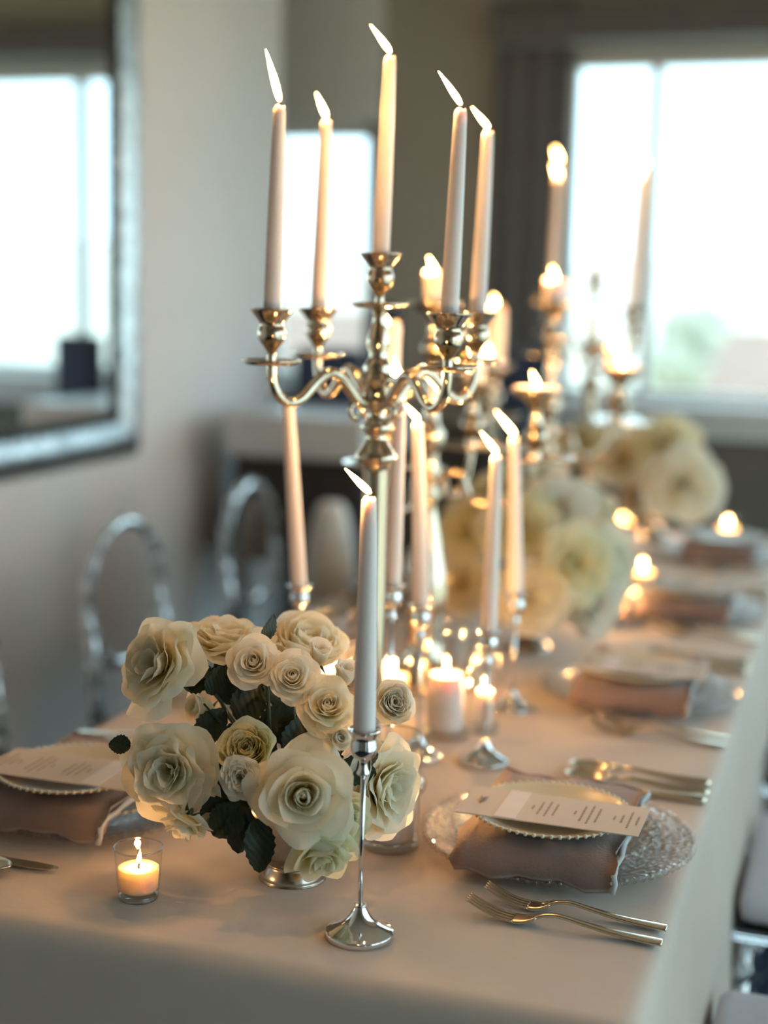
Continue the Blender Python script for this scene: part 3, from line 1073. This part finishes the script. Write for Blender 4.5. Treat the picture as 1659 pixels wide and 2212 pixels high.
def menu(x, y, z, lb, flip, rz=0.0):
    t = thing('menu_card', lb, 'menu', (x, y, z), (0, 0, rz + (math.pi if flip else 0)), group='menu cards')
    L, W = .102, .046
    obj('card', box(-L, L, -W, W, 0, .0012), M['card'], t, smooth=False)
    obj('name_band', box(-.058, -.034, -W * .98, W * .98, .0013, .0019), M['card_band'], t, smooth=False)
    gs = []
    rg = random.Random(5)
    def line(xc, half, th):
        y0 = -half
        while y0 < half:
            y1 = min(half, y0 + rg.uniform(.004, .010))
            gs.append(box(xc - th, xc + th, y0, y1, .0013, .00145))
            y0 = y1 + .0016
    for c0, hs in ((-.020, (.006, .020, .024, .018)), (.028, (.006, .024, .030, .022)), (.072, (.006, .012, .026, .014))):
        for q, h in enumerate(hs):
            line(c0 + (q - .3) * .0085, h, .0011)
    p = obj('printed_text', join(*gs), M['print'], t, smooth=False)
    p['kind'] = 'stuff'
    gs = [tube([(-.082, -.011, .0014), (-.083, 0, .0014), (-.081, .011, .0014)], .0006, 4)]
    for q in (-.007, -.002, .003, .008):
        for sg in (-1, 1):
            gs.append(tube([(-.082, q, .0014), (-.082 + sg * .003, q + .003, .0014), (-.082 + sg * .0045, q + .0065, .0014)], .0007, 4))
    obj('printed_emblem', join(*gs), M['print'], t)


def fork(loc, rz, lb, s=1.0):
    t = thing('fork', lb, 'fork', loc, (0, 0, rz), group='forks')
    # along +x: handle end at 0, tines at .20
    hp = [(0, 0, .0035), (.012, 0, .0035), (.05, 0, .0055), (.085, 0, .010), (.105, 0, .013), (.120, 0, .0115), (.130, 0, .008)]
    hw = [.0068, .0085, .0055, .0036, .0030, .0036, .0060]
    def ribbon(path, ws, th):
        V, Fc = [], []
        for (x, y, z), w in zip(path, ws):
            for a, b in ((-1, -1), (-.6, -1.25), (.6, -1.25), (1, -1), (1, .6), (.5, 1), (-.5, 1), (-1, .6)):
                V.append((x * s, y + a * w * s, z + b * th))
        n = len(path)
        for i in range(n - 1):
            for q in range(8):
                a, b = i * 8 + q, i * 8 + (q + 1) % 8
                Fc.append((a, b, b + 8, a + 8))
        Fc.append(tuple(range(8))[::-1])
        Fc.append(tuple((n - 1) * 8 + q for q in range(8)))
        return V, Fc
    sp = smooth_prof([(*p, w) for p, w in zip(hp, hw)], 4)
    obj('handle', ribbon([q[:3] for q in sp], [q[3] for q in sp], .0016), M['flatware'], t)
    rp = smooth_prof([(.128, 0, .0085, .0055), (.136, 0, .0050, .0095), (.144, 0, .0030, .0112), (.153, 0, .0030, .0115)], 3)
    obj('root', ribbon([q[:3] for q in rp], [q[3] for q in rp], .0013), M['flatware'], t)
    for k in range(4):
        yy = (-1.5 + k) * .0062 * s
        tp_ = smooth_prof([(.152, yy, .0030, .0019), (.168, yy, .0050, .0017), (.185, yy, .0105, .0015), (.202, yy * .93, .0185, .0010)], 3)
        obj('tine', ribbon([q[:3] for q in tp_], [q[3] for q in tp_], .0010), M['flatware'], t)
    return t


def knife(loc, rz, lb):
    t = thing('knife', lb, 'knife', loc, (0, 0, rz), group='knives')
    obj('handle', tube([(0, 0, .004), (.004, 0, .004), (.03, 0, .0045), (.07, 0, .004), (.10, 0, .004)], [.003, .0065, .0055, .0045, .004], 10), M['flatware'], t)
    V = []
    P = [(.10, .0045), (.115, .006), (.16, .0095), (.20, .0098), (.225, .006), (.232, .001)]
    for x, w in P:
        V += [(x, -w, .0035), (x, w * .55, .0035), (x, w * .55, .0052), (x, -w, .0040)]
    Fc = []
    for i in range(len(P) - 1):
        for q in range(4):
            a, b = i * 4 + q, i * 4 + (q + 1) % 4
            Fc.append((a, b, b + 4, a + 4))
    Fc += [(0, 1, 2, 3), tuple(len(V) - 4 + q for q in range(4))]
    obj('blade', (V, Fc), M['flatware'], t, smooth=False)


def spoon(loc, rz, lb):
    t = thing('spoon', lb, 'spoon', loc, (0, 0, rz), group='spoons')
    obj('handle', tube([(0, 0, .0035), (.006, 0, .0035), (.05, 0, .0055), (.10, 0, .011), (.13, 0, .0095)], [.004, .0062, .0045, .003, .0034], 8), M['flatware'], t)
    V, Fc = [], []
    nr, ns = 6, 18
    for lay in (0, 1):
        for i in range(nr + 1):
            q = i / nr
            for k in range(ns):
                a = 2 * math.pi * k / ns
                V.append((.158 + .031 * q * math.cos(a), .0195 * q * math.sin(a) * (1 - .15 * math.cos(a)), .0015 + .0085 * q * q + (.0012 if lay else 0)))
    m_ = (nr + 1) * ns
    for lay in (0, 1):
        for i in range(nr):
            for k in range(ns):
                a, b = lay * m_ + i * ns + k, lay * m_ + i * ns + (k + 1) % ns
                Fc.append((a, b, b + ns, a + ns) if lay else (a, a + ns, b + ns, b))
    for k in range(ns):
        a, b = nr * ns + k, nr * ns + (k + 1) % ns
        Fc.append((a, b, b + m_, a + m_))
    obj('bowl', (V, Fc), M['flatware'], t)


def setting(side, i, x, y):
    s = 'right' if side > 0 else 'left'
    who = '%s %s place setting' % (ORD[i], s)
    charger(x, y, 'clear pebbled glass charger of the ' + who)
    plate(x, y - .015, TZ + .0165, .120, 'beaded dinner plate under the napkin of the ' + who, M['charger'] if side > 0 else M['ceramic'], 76)
    napkin(x + .004, y - .043, TZ + .0345, 'mauve napkin folded across the plate of the ' + who)
    plate(x + .004, y - .085 + .02, TZ + .0515, .090, 'small cream plate with beaded rim at the ' + who, M['ceramic'], 60)
    menu(x + .009, y - .078, TZ + .0680, 'pale menu card lying on the small plate of the ' + who, side < 0, random.uniform(-.02, .02))
    e = TX1 - .004 if side > 0 else TX0 + .004
    r = math.pi if side > 0 else 0.0
    d = -1 if side > 0 else 1
    # forks on the diner's left, spoons and knife on the right
    fy, ky = (-.235, .215) if side > 0 else (.235, -.225)
    fork((e, y + fy, TZ + .0015), r - .02 * side, 'larger fork lying outermost at the ' + who)
    fork((e, y + fy + .036 * side, TZ + .0015), r - .03 * side, 'smaller fork lying beside the charger at the ' + who, .95)
    knife((e - .002 * side, y + ky - .012 * side, TZ + .001), r + .0, 'knife lying next to the charger of the ' + who)
    spoon((e - .002 * side, y + ky + .020 * side, TZ + .001), r + .03, 'spoon lying beyond the knife of the ' + who)
    spoon((e - .004 * side, y + ky + .060 * side, TZ + .001), r + .02, 'outermost spoon of the ' + who)


for i in range(4):
    setting(1, i, -.309 if i else -.306, 1.632 + .69 * i)
for i in range(4):
    setting(-1, i, -.872, 1.555 + .69 * i)


# ------------------------------------------------------------------ clear chairs
def chair(x, y, rz, label, cushion=False):
    t = thing('crystal_chair', label, 'chair', (x, y, 0), (0, 0, rz), group='clear acrylic chairs')
    # facing +x (toward the table), back at -x
    obj('seat', box(-.20, .21, -.20, .20, .44, .462, .01), M['acrylic'], t)
    if cushion:
        obj('seat_cushion', box(-.19, .20, -.19, .19, .463, .515, .022), M['cushion'], t)
    def beaded(P, r, step, br):
        gs = [tube(P, r, 8)]
        for a, b in zip(P[:-1], P[1:]):
            a, b = Vector(a), Vector(b)
            n = max(1, int((b - a).length / step))
            for i in range(n):
                gs.append(ball(a.lerp(b, (i + .5) / n), br, 8, 6))
        return join(*gs)
    for sy in (-1, 1):
        obj('front_leg', beaded([(.19, sy * .18, .44), (.195, sy * .185, .22), (.20, sy * .19, 0)], .013, .11, .019), M['acrylic'], t)
        obj('rear_leg', beaded([(-.18, sy * .165, .44), (-.20, sy * .17, .22), (-.23, sy * .175, 0)], .013, .11, .019), M['acrylic'], t)
        obj('back_post', beaded([(-.18, sy * .165, .45), (-.19, sy * .165, .58), (-.205, sy * .163, .70)], .0125, .056, .018), M['acrylic'], t)
    ring = []
    for k in range(33):
        a = 2 * math.pi * k / 32
        ring.append((-.205 - .03 * (math.sin(a) * .14 + .06), .163 * math.cos(a), .725 + .155 * math.sin(a)))
    obj('back_ring', join(tube(ring, .012, 8, False), *[ball(ring[k], .0165, 8, 6) for k in range(0, 32, 2)]), M['acrylic'], t)
    pv = [Vector(p) for p in ring[:-1]]
    cpt = Vector((-.213, 0, .725))
    V = [cpt + (p - cpt) * .93 + Vector((.004, 0, 0)) for p in pv] + [cpt + (p - cpt) * .93 - Vector((.004, 0, 0)) for p in pv]
    n = len(pv)
    obj('back_panel', (V, [tuple(range(n)), tuple(range(2 * n - 1, n - 1, -1))] + [(i, i + n, (i + 1) % n + n, (i + 1) % n) for i in range(n)]), M['acrylic'], t, smooth=False)


for i in range(4):
    chair(-1.30, 2.12 + .69 * (i - 1) + (.11 if i == 0 else 0), 0, 'clear acrylic chair with beaded posts at the %s seat along the left edge' % ORD[i])
for i in range(4):
    chair(0.078, 1.64 + .69 * i, math.pi, 'clear acrylic chair with a lavender grey cushion at the %s seat along the right edge' % ORD[i], True)

# ------------------------------------------------------------------ roses
def petal_geo(L, W, al, r0, curl, ruff, spiral, point, seed, nu=9, nv=9):
    rg = random.Random(seed)
    p1, p2, p3 = rg.uniform(0, 6.28), rg.uniform(0, 6.28), rg.uniform(0, 6.28)
    a0, a1, a2 = al
    skew = rg.uniform(-.10, .10)
    V, Fc, UV = [], [], []
    for i in range(nu):
        u = i / (nu - 1) * 2 - 1
        Lu = L * (1.08 - .36 * abs(u) ** 1.25 + .03 * ruff * math.sin(4.5 * u + p1)) if point > .1 else L * (1 - .16 * u * u - .10 * abs(u) ** 4 + point * max(0, 1 - abs(u) * 3.2) + .035 * ruff * math.sin(4.5 * u + p1))
        r, z = r0, 0.0
        prev = 0.0
        for j in range(nv):
            s = j / (nv - 1)
            a = a0 + (a1 - a0) * min(1, s / .6) if s < .6 else a1 + (a2 - a1) * ((s - .6) / .4) ** 1.4
            ds = s - prev
            prev = s
            r += math.sin(a) * Lu * ds
            z += math.cos(a) * Lu * ds
            wv = W * (math.sin(min(1, s * 1.08 + .10) * math.pi * .5) ** .75)
            ang = u * min(wv / max(r, .25 * W, .004), 2.3) + skew * s
            ed = curl * L * (s ** 3) * (.25 + .75 * u * u)
            rf = ruff * L * s * s * (.06 * math.sin(3.1 * u + p2 + 2 * s) + .035 * math.sin(5.9 * u + p3) + .018 * math.sin(10 * u + p1 + 4 * s))
            dr = (ed + rf) * math.cos(a) + spiral * u * r0
            dz = -(ed + rf) * math.sin(a)
            rr = max(.0006, r + dr)
            V.append((rr * math.cos(ang), rr * math.sin(ang), z + dz))
            UV.append(((u + 1) / 2, s))
    for i in range(nu - 1):
        for j in range(nv - 1):
            q = i * nv + j
            Fc.append((q, q + nv, q + nv + 1, q + 1))
    return V, Fc, UV


D = math.radians


def rose_petals(kind, R, seed, dens=1.0, nu=12, nv=10):
    """list of (geometry, uv, turn, lift) for a bloom of outer radius about R, axis +z"""
    rg = random.Random(seed)
    out = []
    spec = {
        # n, inner L, outer L, inner angles, outer angles, curl in/out, ruffle in/out, point
        'tea':    (24, .66, 1.16, (20, -2, -34), (74, 56, 104), (.02, .30), (.35, .9), .13),
        'spray':  (28, .50, 1.02, (26, 0, -30), (78, 50, 74), (.03, .16), (.4, .7), .035),
        'garden': (40, .50, 1.00, (40, 8, -10), (80, 38, 26), (.04, .06), (1.1, .8), .0),
        'open':   (27, .46, 1.14, (48, 18, 14), (84, 70, 84), (.05, .14), (1.5, 1.3), .0),
        'ruffle': (44, .54, .92, (42, 16, 10), (82, 46, 60), (.08, .16), (1.7, 1.6), .0),
        'bud':    (12, .80, 1.35, (30, -4, -12), (46, -2, 16), (.02, .16), (.3, .7), .03),
    }[kind]
    n = max(6, int(spec[0] * dens))
    for i in range(n):
        t = i / (n - 1)
        q = t ** .8
        L = R * (spec[1] + (spec[2] - spec[1]) * q) * rg.uniform(.95, 1.06)
        al = [D(a + (b - a) * (t ** (1.1 if kind != 'tea' else 1.35)) + rg.uniform(-4, 4)) for a, b in zip(spec[3], spec[4])]
        curl = spec[5][0] + (spec[5][1] - spec[5][0]) * t
        ruff = spec[6][0] + (spec[6][1] - spec[6][0]) * t
        r0 = R * (.015 + .22 * t if kind != 'bud' else .02 + .28 * t)
        W = R * (.28 + .50 * t) * (1.15 if kind in ('tea', 'bud', 'open') else .95)
        lift = R * .22 * (1 - t) if kind != 'bud' else R * .1 * (1 - t)
        g = petal_geo(L, W, al, r0, curl * (1 + .4 * rg.uniform(-1, 1)), ruff * rg.uniform(.7, 1.3), .5 * (1 - t), spec[7], seed * 131 + i, nu, nv)
        out.append((g[:2], g[2], i * 2.399963 + rg.uniform(-.2, .2), lift))
    return out


def frame_rot(nrm, spin=0.0):
    q = Vector(nrm).normalized().to_track_quat('Z', 'Y')
    return (q.to_matrix() @ Matrix.Rotation(spin, 3, 'Z'))


def calyx_geo(R):
    gs = [lathe(smooth_prof([(.0024, -R * .34), (.0038, -R * .22), (R * .16, -R * .12), (R * .20, -R * .02), (R * .12, R * .04)], 3), 10)]
    return join(*gs)


def sepal_geo(R):
    V, Fc = [], []
    n = 6
    for i in range(n + 1):
        s = i / n
        w = R * .14 * math.sin(math.pi * (s * .85 + .15)) * (1 - s) ** .5
        x = R * .12 + R * .62 * s
        z = -R * .10 - R * .30 * s * s
        V += [(x, -w, z + w * .3), (x, 0, z), (x, w, z + w * .3)]
    for i in range(n):
        a = i * 3
        Fc += [(a, a + 1, a + 4, a + 3), (a + 1, a + 2, a + 5, a + 4)]
    return V, Fc


def leaf_geo(L, W, fold=.35, bend=.5, seed=0):
    rg = random.Random(seed)
    V, Fc, UV = [], [], []
    nv, nu = 15, 7
    tw = rg.uniform(-.25, .25)
    for i in range(nv):
        s = i / (nv - 1)
        w = W * (math.sin(math.pi * min(1, s * .93 + .035) ** .85) ** .8) * (1 if i < nv - 1 else .02)
        w *= 1 + (.06 if i % 2 else -.06)
        a = -bend * s
        cx, cz = L * s * math.cos(a * .5), L * s * math.sin(a * .5)
        for k in range(nu):
            u = k / (nu - 1) * 2 - 1
            zz = abs(u) * w * fold + .02 * L * math.sin(6 * s + 3 * u)
            V.append((cx, u * w, cz + zz + tw * u * w * s))
            UV.append((u * .5 + .5, s))
    for i in range(nv - 1):
        for k in range(nu - 1):
            q = i * nu + k
            Fc.append((q, q + 1, q + nu + 1, q + nu))
    return V, Fc, UV


def stem_path(p, n, foot):
    """world path from the back of a bloom down into the bowl"""
    a = p - n * .015
    b = p - n * .06
    P = [a, b, b.lerp(foot, .45) + Vector((0, 0, .012)), foot]
    return [Vector(q) for q in smooth_prof([tuple(q) for q in P], 4)]


def rose(kind, px, py, d, R, view, label, seed, foot, mt='petal', spin=0.0, leaves=(), separate=True, group=None, dens=1.0, stem=True):
    """view = direction the bloom faces as (right, up, toward camera)"""
    c = at(px, py, d)
    n = (RT * view[0] + UP * view[1] - FW * view[2]).normalized()
    rot = frame_rot(n, spin)
    base = c - n * R * .45
    t = thing('rose', label, 'rose', base, rot.to_euler(), group)
    inv = rot.transposed()
    if separate:
        for g, uv, turn, lift in rose_petals(kind, R, seed, dens):
            obj('petal', g, M[mt], t, (0, 0, lift), (0, random.uniform(-.09, .07), turn), uv=uv)
    else:
        V, Fc, UV = [], [], []
        for g, uv, turn, lift in rose_petals(kind, R, seed, dens, 7, 6):
            k = len(V)
            rz = Matrix.Rotation(turn, 3, 'Z')
            V += [rz @ Vector(p) + Vector((0, 0, lift)) for p in g[0]]
            Fc += [tuple(i + k for i in q) for q in g[1]]
            UV += uv
        obj('bloom', (V, Fc), M[mt], t, uv=UV)
    cx = obj('calyx', calyx_geo(R), M['stem'], t)
    if separate:
        for k in range(5):
            obj('sepal', sepal_geo(R), M['stem'], cx, (0, 0, 0), (0, 0, k * 1.2566 + seed))
    if stem:
        P = [inv @ (q - base) for q in stem_path(base, n, foot)]
        obj('stem', tube(P, .0021, 7), M['stem'], t)
    for (lx, ly, ld, ang, tilt, L, W, face) in leaves:
        q = at(lx, ly, ld)
        dirv = (RT * math.cos(ang) + UP * math.sin(ang) - FW * tilt).normalized()
        up = (RT * face[0] + UP * face[1] - FW * face[2]).normalized()
        side = up.cross(dirv).normalized()
        up = dirv.cross(side).normalized()
        mt3 = Matrix((dirv, side, up)).transposed()
        g = leaf_geo(L, W, .3, .5, int(lx))
        lo = obj('leaf', g[:2], M['leaf'], t, inv @ (q - base), (inv @ mt3).to_euler(), uv=g[2])
    return t


# ---- front arrangement
vb = onz(632, 1893)
bw = thing('compote_bowl', 'aged silver footed bowl holding the nearest roses', 'bowl', (vb.x, vb.y, TZ))
obj('foot', lathe(smooth_prof([(.001, 0), (.0345, 0), (.0355, .002), (.0350, .006), (.0325, .011), (.0290, .0165), (.0275, .019), (.001, .0185)], 3), 36), M['pewter'], bw)
obj('bowl', lathe(smooth_prof([(.001, .018), (.0275, .0185), (.033, .025), (.044, .040), (.055, .060), (.061, .080), (.062, .094), (.0595, .094), (.057, .080), (.050, .060), (.001, .050)], 3), 40, False, False), M['pewter'], bw)
FOOT = Vector((vb.x, vb.y, TZ + .062))
G = 'roses in the nearest bowl'
rj = lambda k: FOOT + Vector((.022 * math.cos(k * 2.4), .022 * math.sin(k * 2.4), 0))
k = 0
FR = [
    ('open', 330, 1432, 1.535, .0455, (-.62, .35, .72), 'wide open ivory rose at the upper left edge of the nearest bowl', 'petal', ((392, 1452, 1.56, .15, .1, .034, .013, (.1, .5, .9)),)),
    ('open', 488, 1372, 1.60, .0475, (.05, .93, .22), 'flat open ivory rose seen from the side at the top of the nearest bowl', 'petal', ()),
    ('garden', 668, 1392, 1.64, .0520, (.20, .85, .42), 'broad ivory rose at the top rear of the nearest bowl, below the cylinder rim', 'petal', ((566, 1385, 1.575, 1.05, .1, .032, .0095, (.6, -.1, .7)),)),
    ('spray', 548, 1430, 1.52, .0285, (-.12, .40, .90), 'small cupped ivory rose upper middle, left of its twin', 'petal_white', ((452, 1500, 1.565, 1.15, .1, .034, .011, (.3, .2, .9)),)),
    ('spray', 632, 1462, 1.51, .0285, (.05, .45, .88), 'small cupped ivory rose upper middle, right of its twin', 'petal_white', ()),
    ('bud', 690, 1418, 1.545, .0190, (.18, .80, .40), 'half open white bud above the small cupped roses', 'petal_white', ()),
    ('bud', 745, 1462, 1.530, .0200, (.25, .85, .45), 'pointed white bud just left of the tall white candle', 'petal_white', ()),
    ('spray', 708, 1525, 1.500, .0315, (.05, .52, .85), 'ivory rose left of the tall candle, above the candle socket', 'petal', ()),
    ('bud', 732, 1592, 1.490, .0180, (.35, .05, .80), 'closed ivory bud touching the socket of the nearest holder', 'petal_white', ()),
    ('garden', 852, 1518, 1.55, .0270, (.25, .25, .93), 'quartered white rose right of the tall candle', 'petal_white', ()),
    ('open', 362, 1665, 1.505, .0470, (-.25, .10, .96), 'big fully blown ivory rose at the lower left of the nearest bowl', 'petal', ((282, 1612, 1.525, 3.0, .1, .024, .0105, (.2, .4, .9)),)),
    ('garden', 532, 1618, 1.520, .0365, (-.10, .45, .88), 'densely folded creamy rose at the centre of the nearest bowl', 'petal_green', ()),
    ('ruffle', 520, 1680, 1.475, .0245, (-.25, .12, .95), 'small ruffled white rose left of the largest one', 'petal_white', ()),
    ('tea', 655, 1718, 1.470, .0480, (.05, .10, .99), 'largest ivory rose with pointed petals at the front of the nearest bowl', 'petal', ()),
    ('garden', 745, 1772, 1.500, .0345, (.60, -.10, .75), 'greenish ivory rose tucked under the largest one', 'petal_green', ()),
    ('open', 846, 1700, 1.560, .0480, (.80, -.02, .58), 'broad ivory rose facing right behind the thin holder rod', 'petal', ()),
    ('bud', 438, 1532, 1.60, .0240, (-.55, .25, .50), 'pale bud in the shade behind the left leaves', 'petal', ()),
    ('tea', 398, 1782, 1.490, .0235, (-.30, -.80, .40), 'drooping pale bud under the big left rose', 'petal', ()),
    ('tea', 694, 1842, 1.485, .0350, (.25, -.62, .70), 'drooping ivory rose hanging over the rim of the nearest bowl', 'petal_green', ()),
]
for (kind, px, py, d, R, view, lb, mt, lv) in FR:
    k += 1
    rose(kind, px, py, d, R, view, lb, 10 + k, rj(k), mt, spin=k * 1.1, leaves=lv, group=G)

# leafy stems that fill the middle of the bowl
def leafy(label, leaves, tip):
    t = thing('rose_foliage', label, 'leaf stem', FOOT, group='leaf stems in the nearest bowl')
    tp_ = at(*tip) - FOOT
    obj('stem', tube([(0, 0, 0), tuple(tp_ * .5 + Vector((0, 0, .01))), tuple(tp_)], [.002, .0018, .0012], 6), M['stem'], t)
    for (lx, ly, ld, ang, tilt, L, W, face) in leaves:
        q = at(lx, ly, ld)
        dirv = (RT * math.cos(ang) + UP * math.sin(ang) - FW * tilt).normalized()
        up = (RT * face[0] + UP * face[1] - FW * face[2]).normalized()
        side = up.cross(dirv).normalized()
        up = dirv.cross(side).normalized()
        g = leaf_geo(L, W, .3, .55, int(lx * 3 + ly))
        obj('leaf', g[:2], M['leaf'], t, q - FOOT, Matrix((dirv, side, up)).transposed().to_euler(), uv=g[2])


f0 = (0, .1, 1)
leafy('dark hanging leaves over the front left of the nearest bowl', [(528, 1742, 1.50, -1.75, .1, .052, .0155, (-.2, .1, 1)), (556, 1768, 1.495, -1.45, .15, .058, .0160, (.25, .1, 1)), (520, 1740, 1.50, -2.3, .1, .045, .019, f0)], (540, 1745, 1.51))
leafy('broad dark leaf under the small ruffled rose', [(505, 1740, 1.505, -2.55, .05, .042, .021, f0), (500, 1690, 1.52, 3.5, .1, .040, .017, f0), (470, 1650, 1.53, -1.1, .1, .045, .016, f0)], (500, 1720, 1.52))
leafy('dark leaves in the hollow behind the cupped roses', [(520, 1560, 1.60, 1.2, .0, .052, .020, f0), (560, 1580, 1.60, .4, 0, .052, .022, f0), (600, 1560, 1.60, -.5, 0, .050, .022, f0), (640, 1600, 1.59, .3, 0, .045, .020, f0), (505, 1520, 1.60, 2.0, 0, .040, .015, f0), (610, 1530, 1.61, 1.6, 0, .050, .020, f0)], (570, 1540, 1.60))
leafy('dark leaves between the centre roses and the left rose', [(430, 1600, 1.58, .9, 0, .045, .017, f0), (440, 1660, 1.56, -1.2, .0, .045, .018, f0), (470, 1600, 1.58, .2, 0, .045, .016, f0), (455, 1720, 1.55, -.9, 0, .045, .018, f0)], (455, 1610, 1.58))
leafy('dark leaves right of the largest rose, behind the socket', [(735, 1655, 1.53, -.2, .1, .040, .016, f0), (770, 1640, 1.53, .25, .1, .024, .011, f0), (700, 1610, 1.54, -1.2, 0, .050, .015, f0), (760, 1690, 1.55, -1.1, 0, .045, .018, f0)], (725, 1640, 1.54))
leafy('green leaf behind the upper left rose', [(395, 1478, 1.57, .35, .1, .034, .0155, (-.1, .3, 1)), (462, 1470, 1.57, .75, .1, .036, .013, f0), (480, 1500, 1.58, 1.2, 0, .036, .014, f0)], (440, 1520, 1.58))
leafy('dark leaves low in the mouth of the nearest bowl', [(580, 1700, 1.56, 2.2, 0, .05, .02, f0), (620, 1760, 1.55, .5, 0, .05, .02, f0), (560, 1760, 1.55, 3.0, 0, .05, .022, f0), (640, 1640, 1.57, 1.4, 0, .05, .02, f0), (590, 1640, 1.57, 2.4, 0, .05, .02, f0)], (590, 1700, 1.57))


# ---- second and third arrangements farther down the table
def arrangement(px, py, d, label, blooms, gname, bowl_label, foot_h=.10):
    q = onz(px, py)
    t = thing('compote_bowl', bowl_label, 'bowl', (q.x, q.y, TZ))
    obj('foot', lathe(smooth_prof([(.001, 0), (.040, 0), (.041, .006), (.030, .018), (.014, .030), (.012, foot_h * .55), (.001, foot_h * .55)], 3), 28), M['pewter'], t)
    obj('bowl', lathe(smooth_prof([(.012, foot_h * .5), (.035, foot_h * .6), (.066, foot_h * .85), (.078, foot_h * 1.15), (.075, foot_h * 1.15), (.06, foot_h * .9), (.001, foot_h * .8)], 3), 32, False, False), M['pewter'], t)
    ft = Vector((q.x, q.y, TZ + foot_h * .95))
    for i, (kind, bx, by, bd, R, view, lb) in enumerate(blooms):
        rose(kind, bx, by, bd, R, view, lb, 60 + i + int(px), ft + Vector((.02 * math.cos(i * 2.4), .02 * math.sin(i * 2.4), 0)), ['petal', 'petal_green', 'petal_white'][i % 3], separate=False, group=gname, spin=i)
    fl = thing('rose_foliage', 'dark leaves among the ' + gname, 'leaf stem', ft)
    for i in range(10):
        a = i * 2.4
        dirv = Vector((math.cos(a), math.sin(a), .4)).normalized()
        side = Vector((0, 0, 1)).cross(dirv).normalized()
        up = dirv.cross(side)
        g = leaf_geo(.075, .028, .3, .8, i)
        obj('leaf', g[:2], M['leaf'], fl, dirv * .05 + Vector((0, 0, .012 * (i % 4))), Matrix((dirv, side, up)).transposed().to_euler(), uv=g[2])


B2 = [
    ('open', 1140, 1285, 2.48, .060, (-.15, .25, .95), 'low creamy rose at the front left of the second bowl'),
    ('open', 1250, 1215, 2.50, .062, (.3, .2, .9), 'pinkish ivory rose at the front of the second bowl'),
    ('open', 1290, 1310, 2.54, .055, (.5, -.2, .8), 'ivory rose hanging low right over the second bowl'),
    ('open', 1335, 1215, 2.60, .058, (.8, .1, .6), 'greenish rose at the right edge of the second bowl'),
    ('open', 1120, 1125, 2.56, .062, (-.15, .45, .9), 'yellow hearted rose upper left of the second bowl'),
    ('open', 1205, 1090, 2.62, .062, (.1, .6, .8), 'broad creamy rose on the upper middle of the second bowl'),
    ('open', 1280, 1085, 2.70, .058, (.5, .7, .5), 'pale rose on the upper right of the second bowl'),
    ('open', 1060, 1060, 2.72, .058, (-.4, .7, .5), 'creamy rose behind the tapers on the second bowl'),
    ('open', 1150, 1020, 2.78, .058, (0, .7, .7), 'rose crowning the second bowl, below the wide pan'),
    ('open', 985, 1260, 2.62, .058, (-.5, .1, .85), 'warm yellow rose left of the tapers on the second bowl'),
    ('open', 1010, 1140, 2.64, .055, (-.5, .3, .8), 'shaded rose between the tapers on the second bowl'),
    ('open', 930, 1280, 2.78, .045, (-.9, .1, .3), 'farthest left rose of the second bowl'),
]
arrangement(1140, 1400, 2.65, '', B2, 'roses in the second bowl', 'dark footed bowl holding the second roses')
B3 = [
    ('open', 1480, 1040, 3.45, .085, (.2, .2, .95), 'large yellow hearted rose at the front of the third bowl'),
    ('open', 1440, 945, 3.55, .070, (-.1, .6, .7), 'rose at the top of the third bowl before the sill'),
    ('open', 1530, 1060, 3.60, .060, (.8, .1, .5), 'rose at the right edge of the third bowl'),
    ('open', 1340, 985, 3.60, .068, (-.3, .3, .9), 'yellow rose left of the dark gap in the third bowl'),
    ('open', 1245, 955, 3.65, .066, (-.4, .6, .6), 'pale rose behind the wide right pan, farthest left of the third bowl'),
    ('garden', 1380, 1075, 3.55, .060, (-.1, -.2, .9), 'warm shaded rose low on the third bowl'),
    ('open', 1490, 960, 3.65, .058, (.6, .5, .5), 'pale rose upper right of the third bowl'),
]
arrangement(1415, 1165, 3.8, '', B3, 'roses in the third bowl', 'dark footed bowl holding the farthest roses', .16)
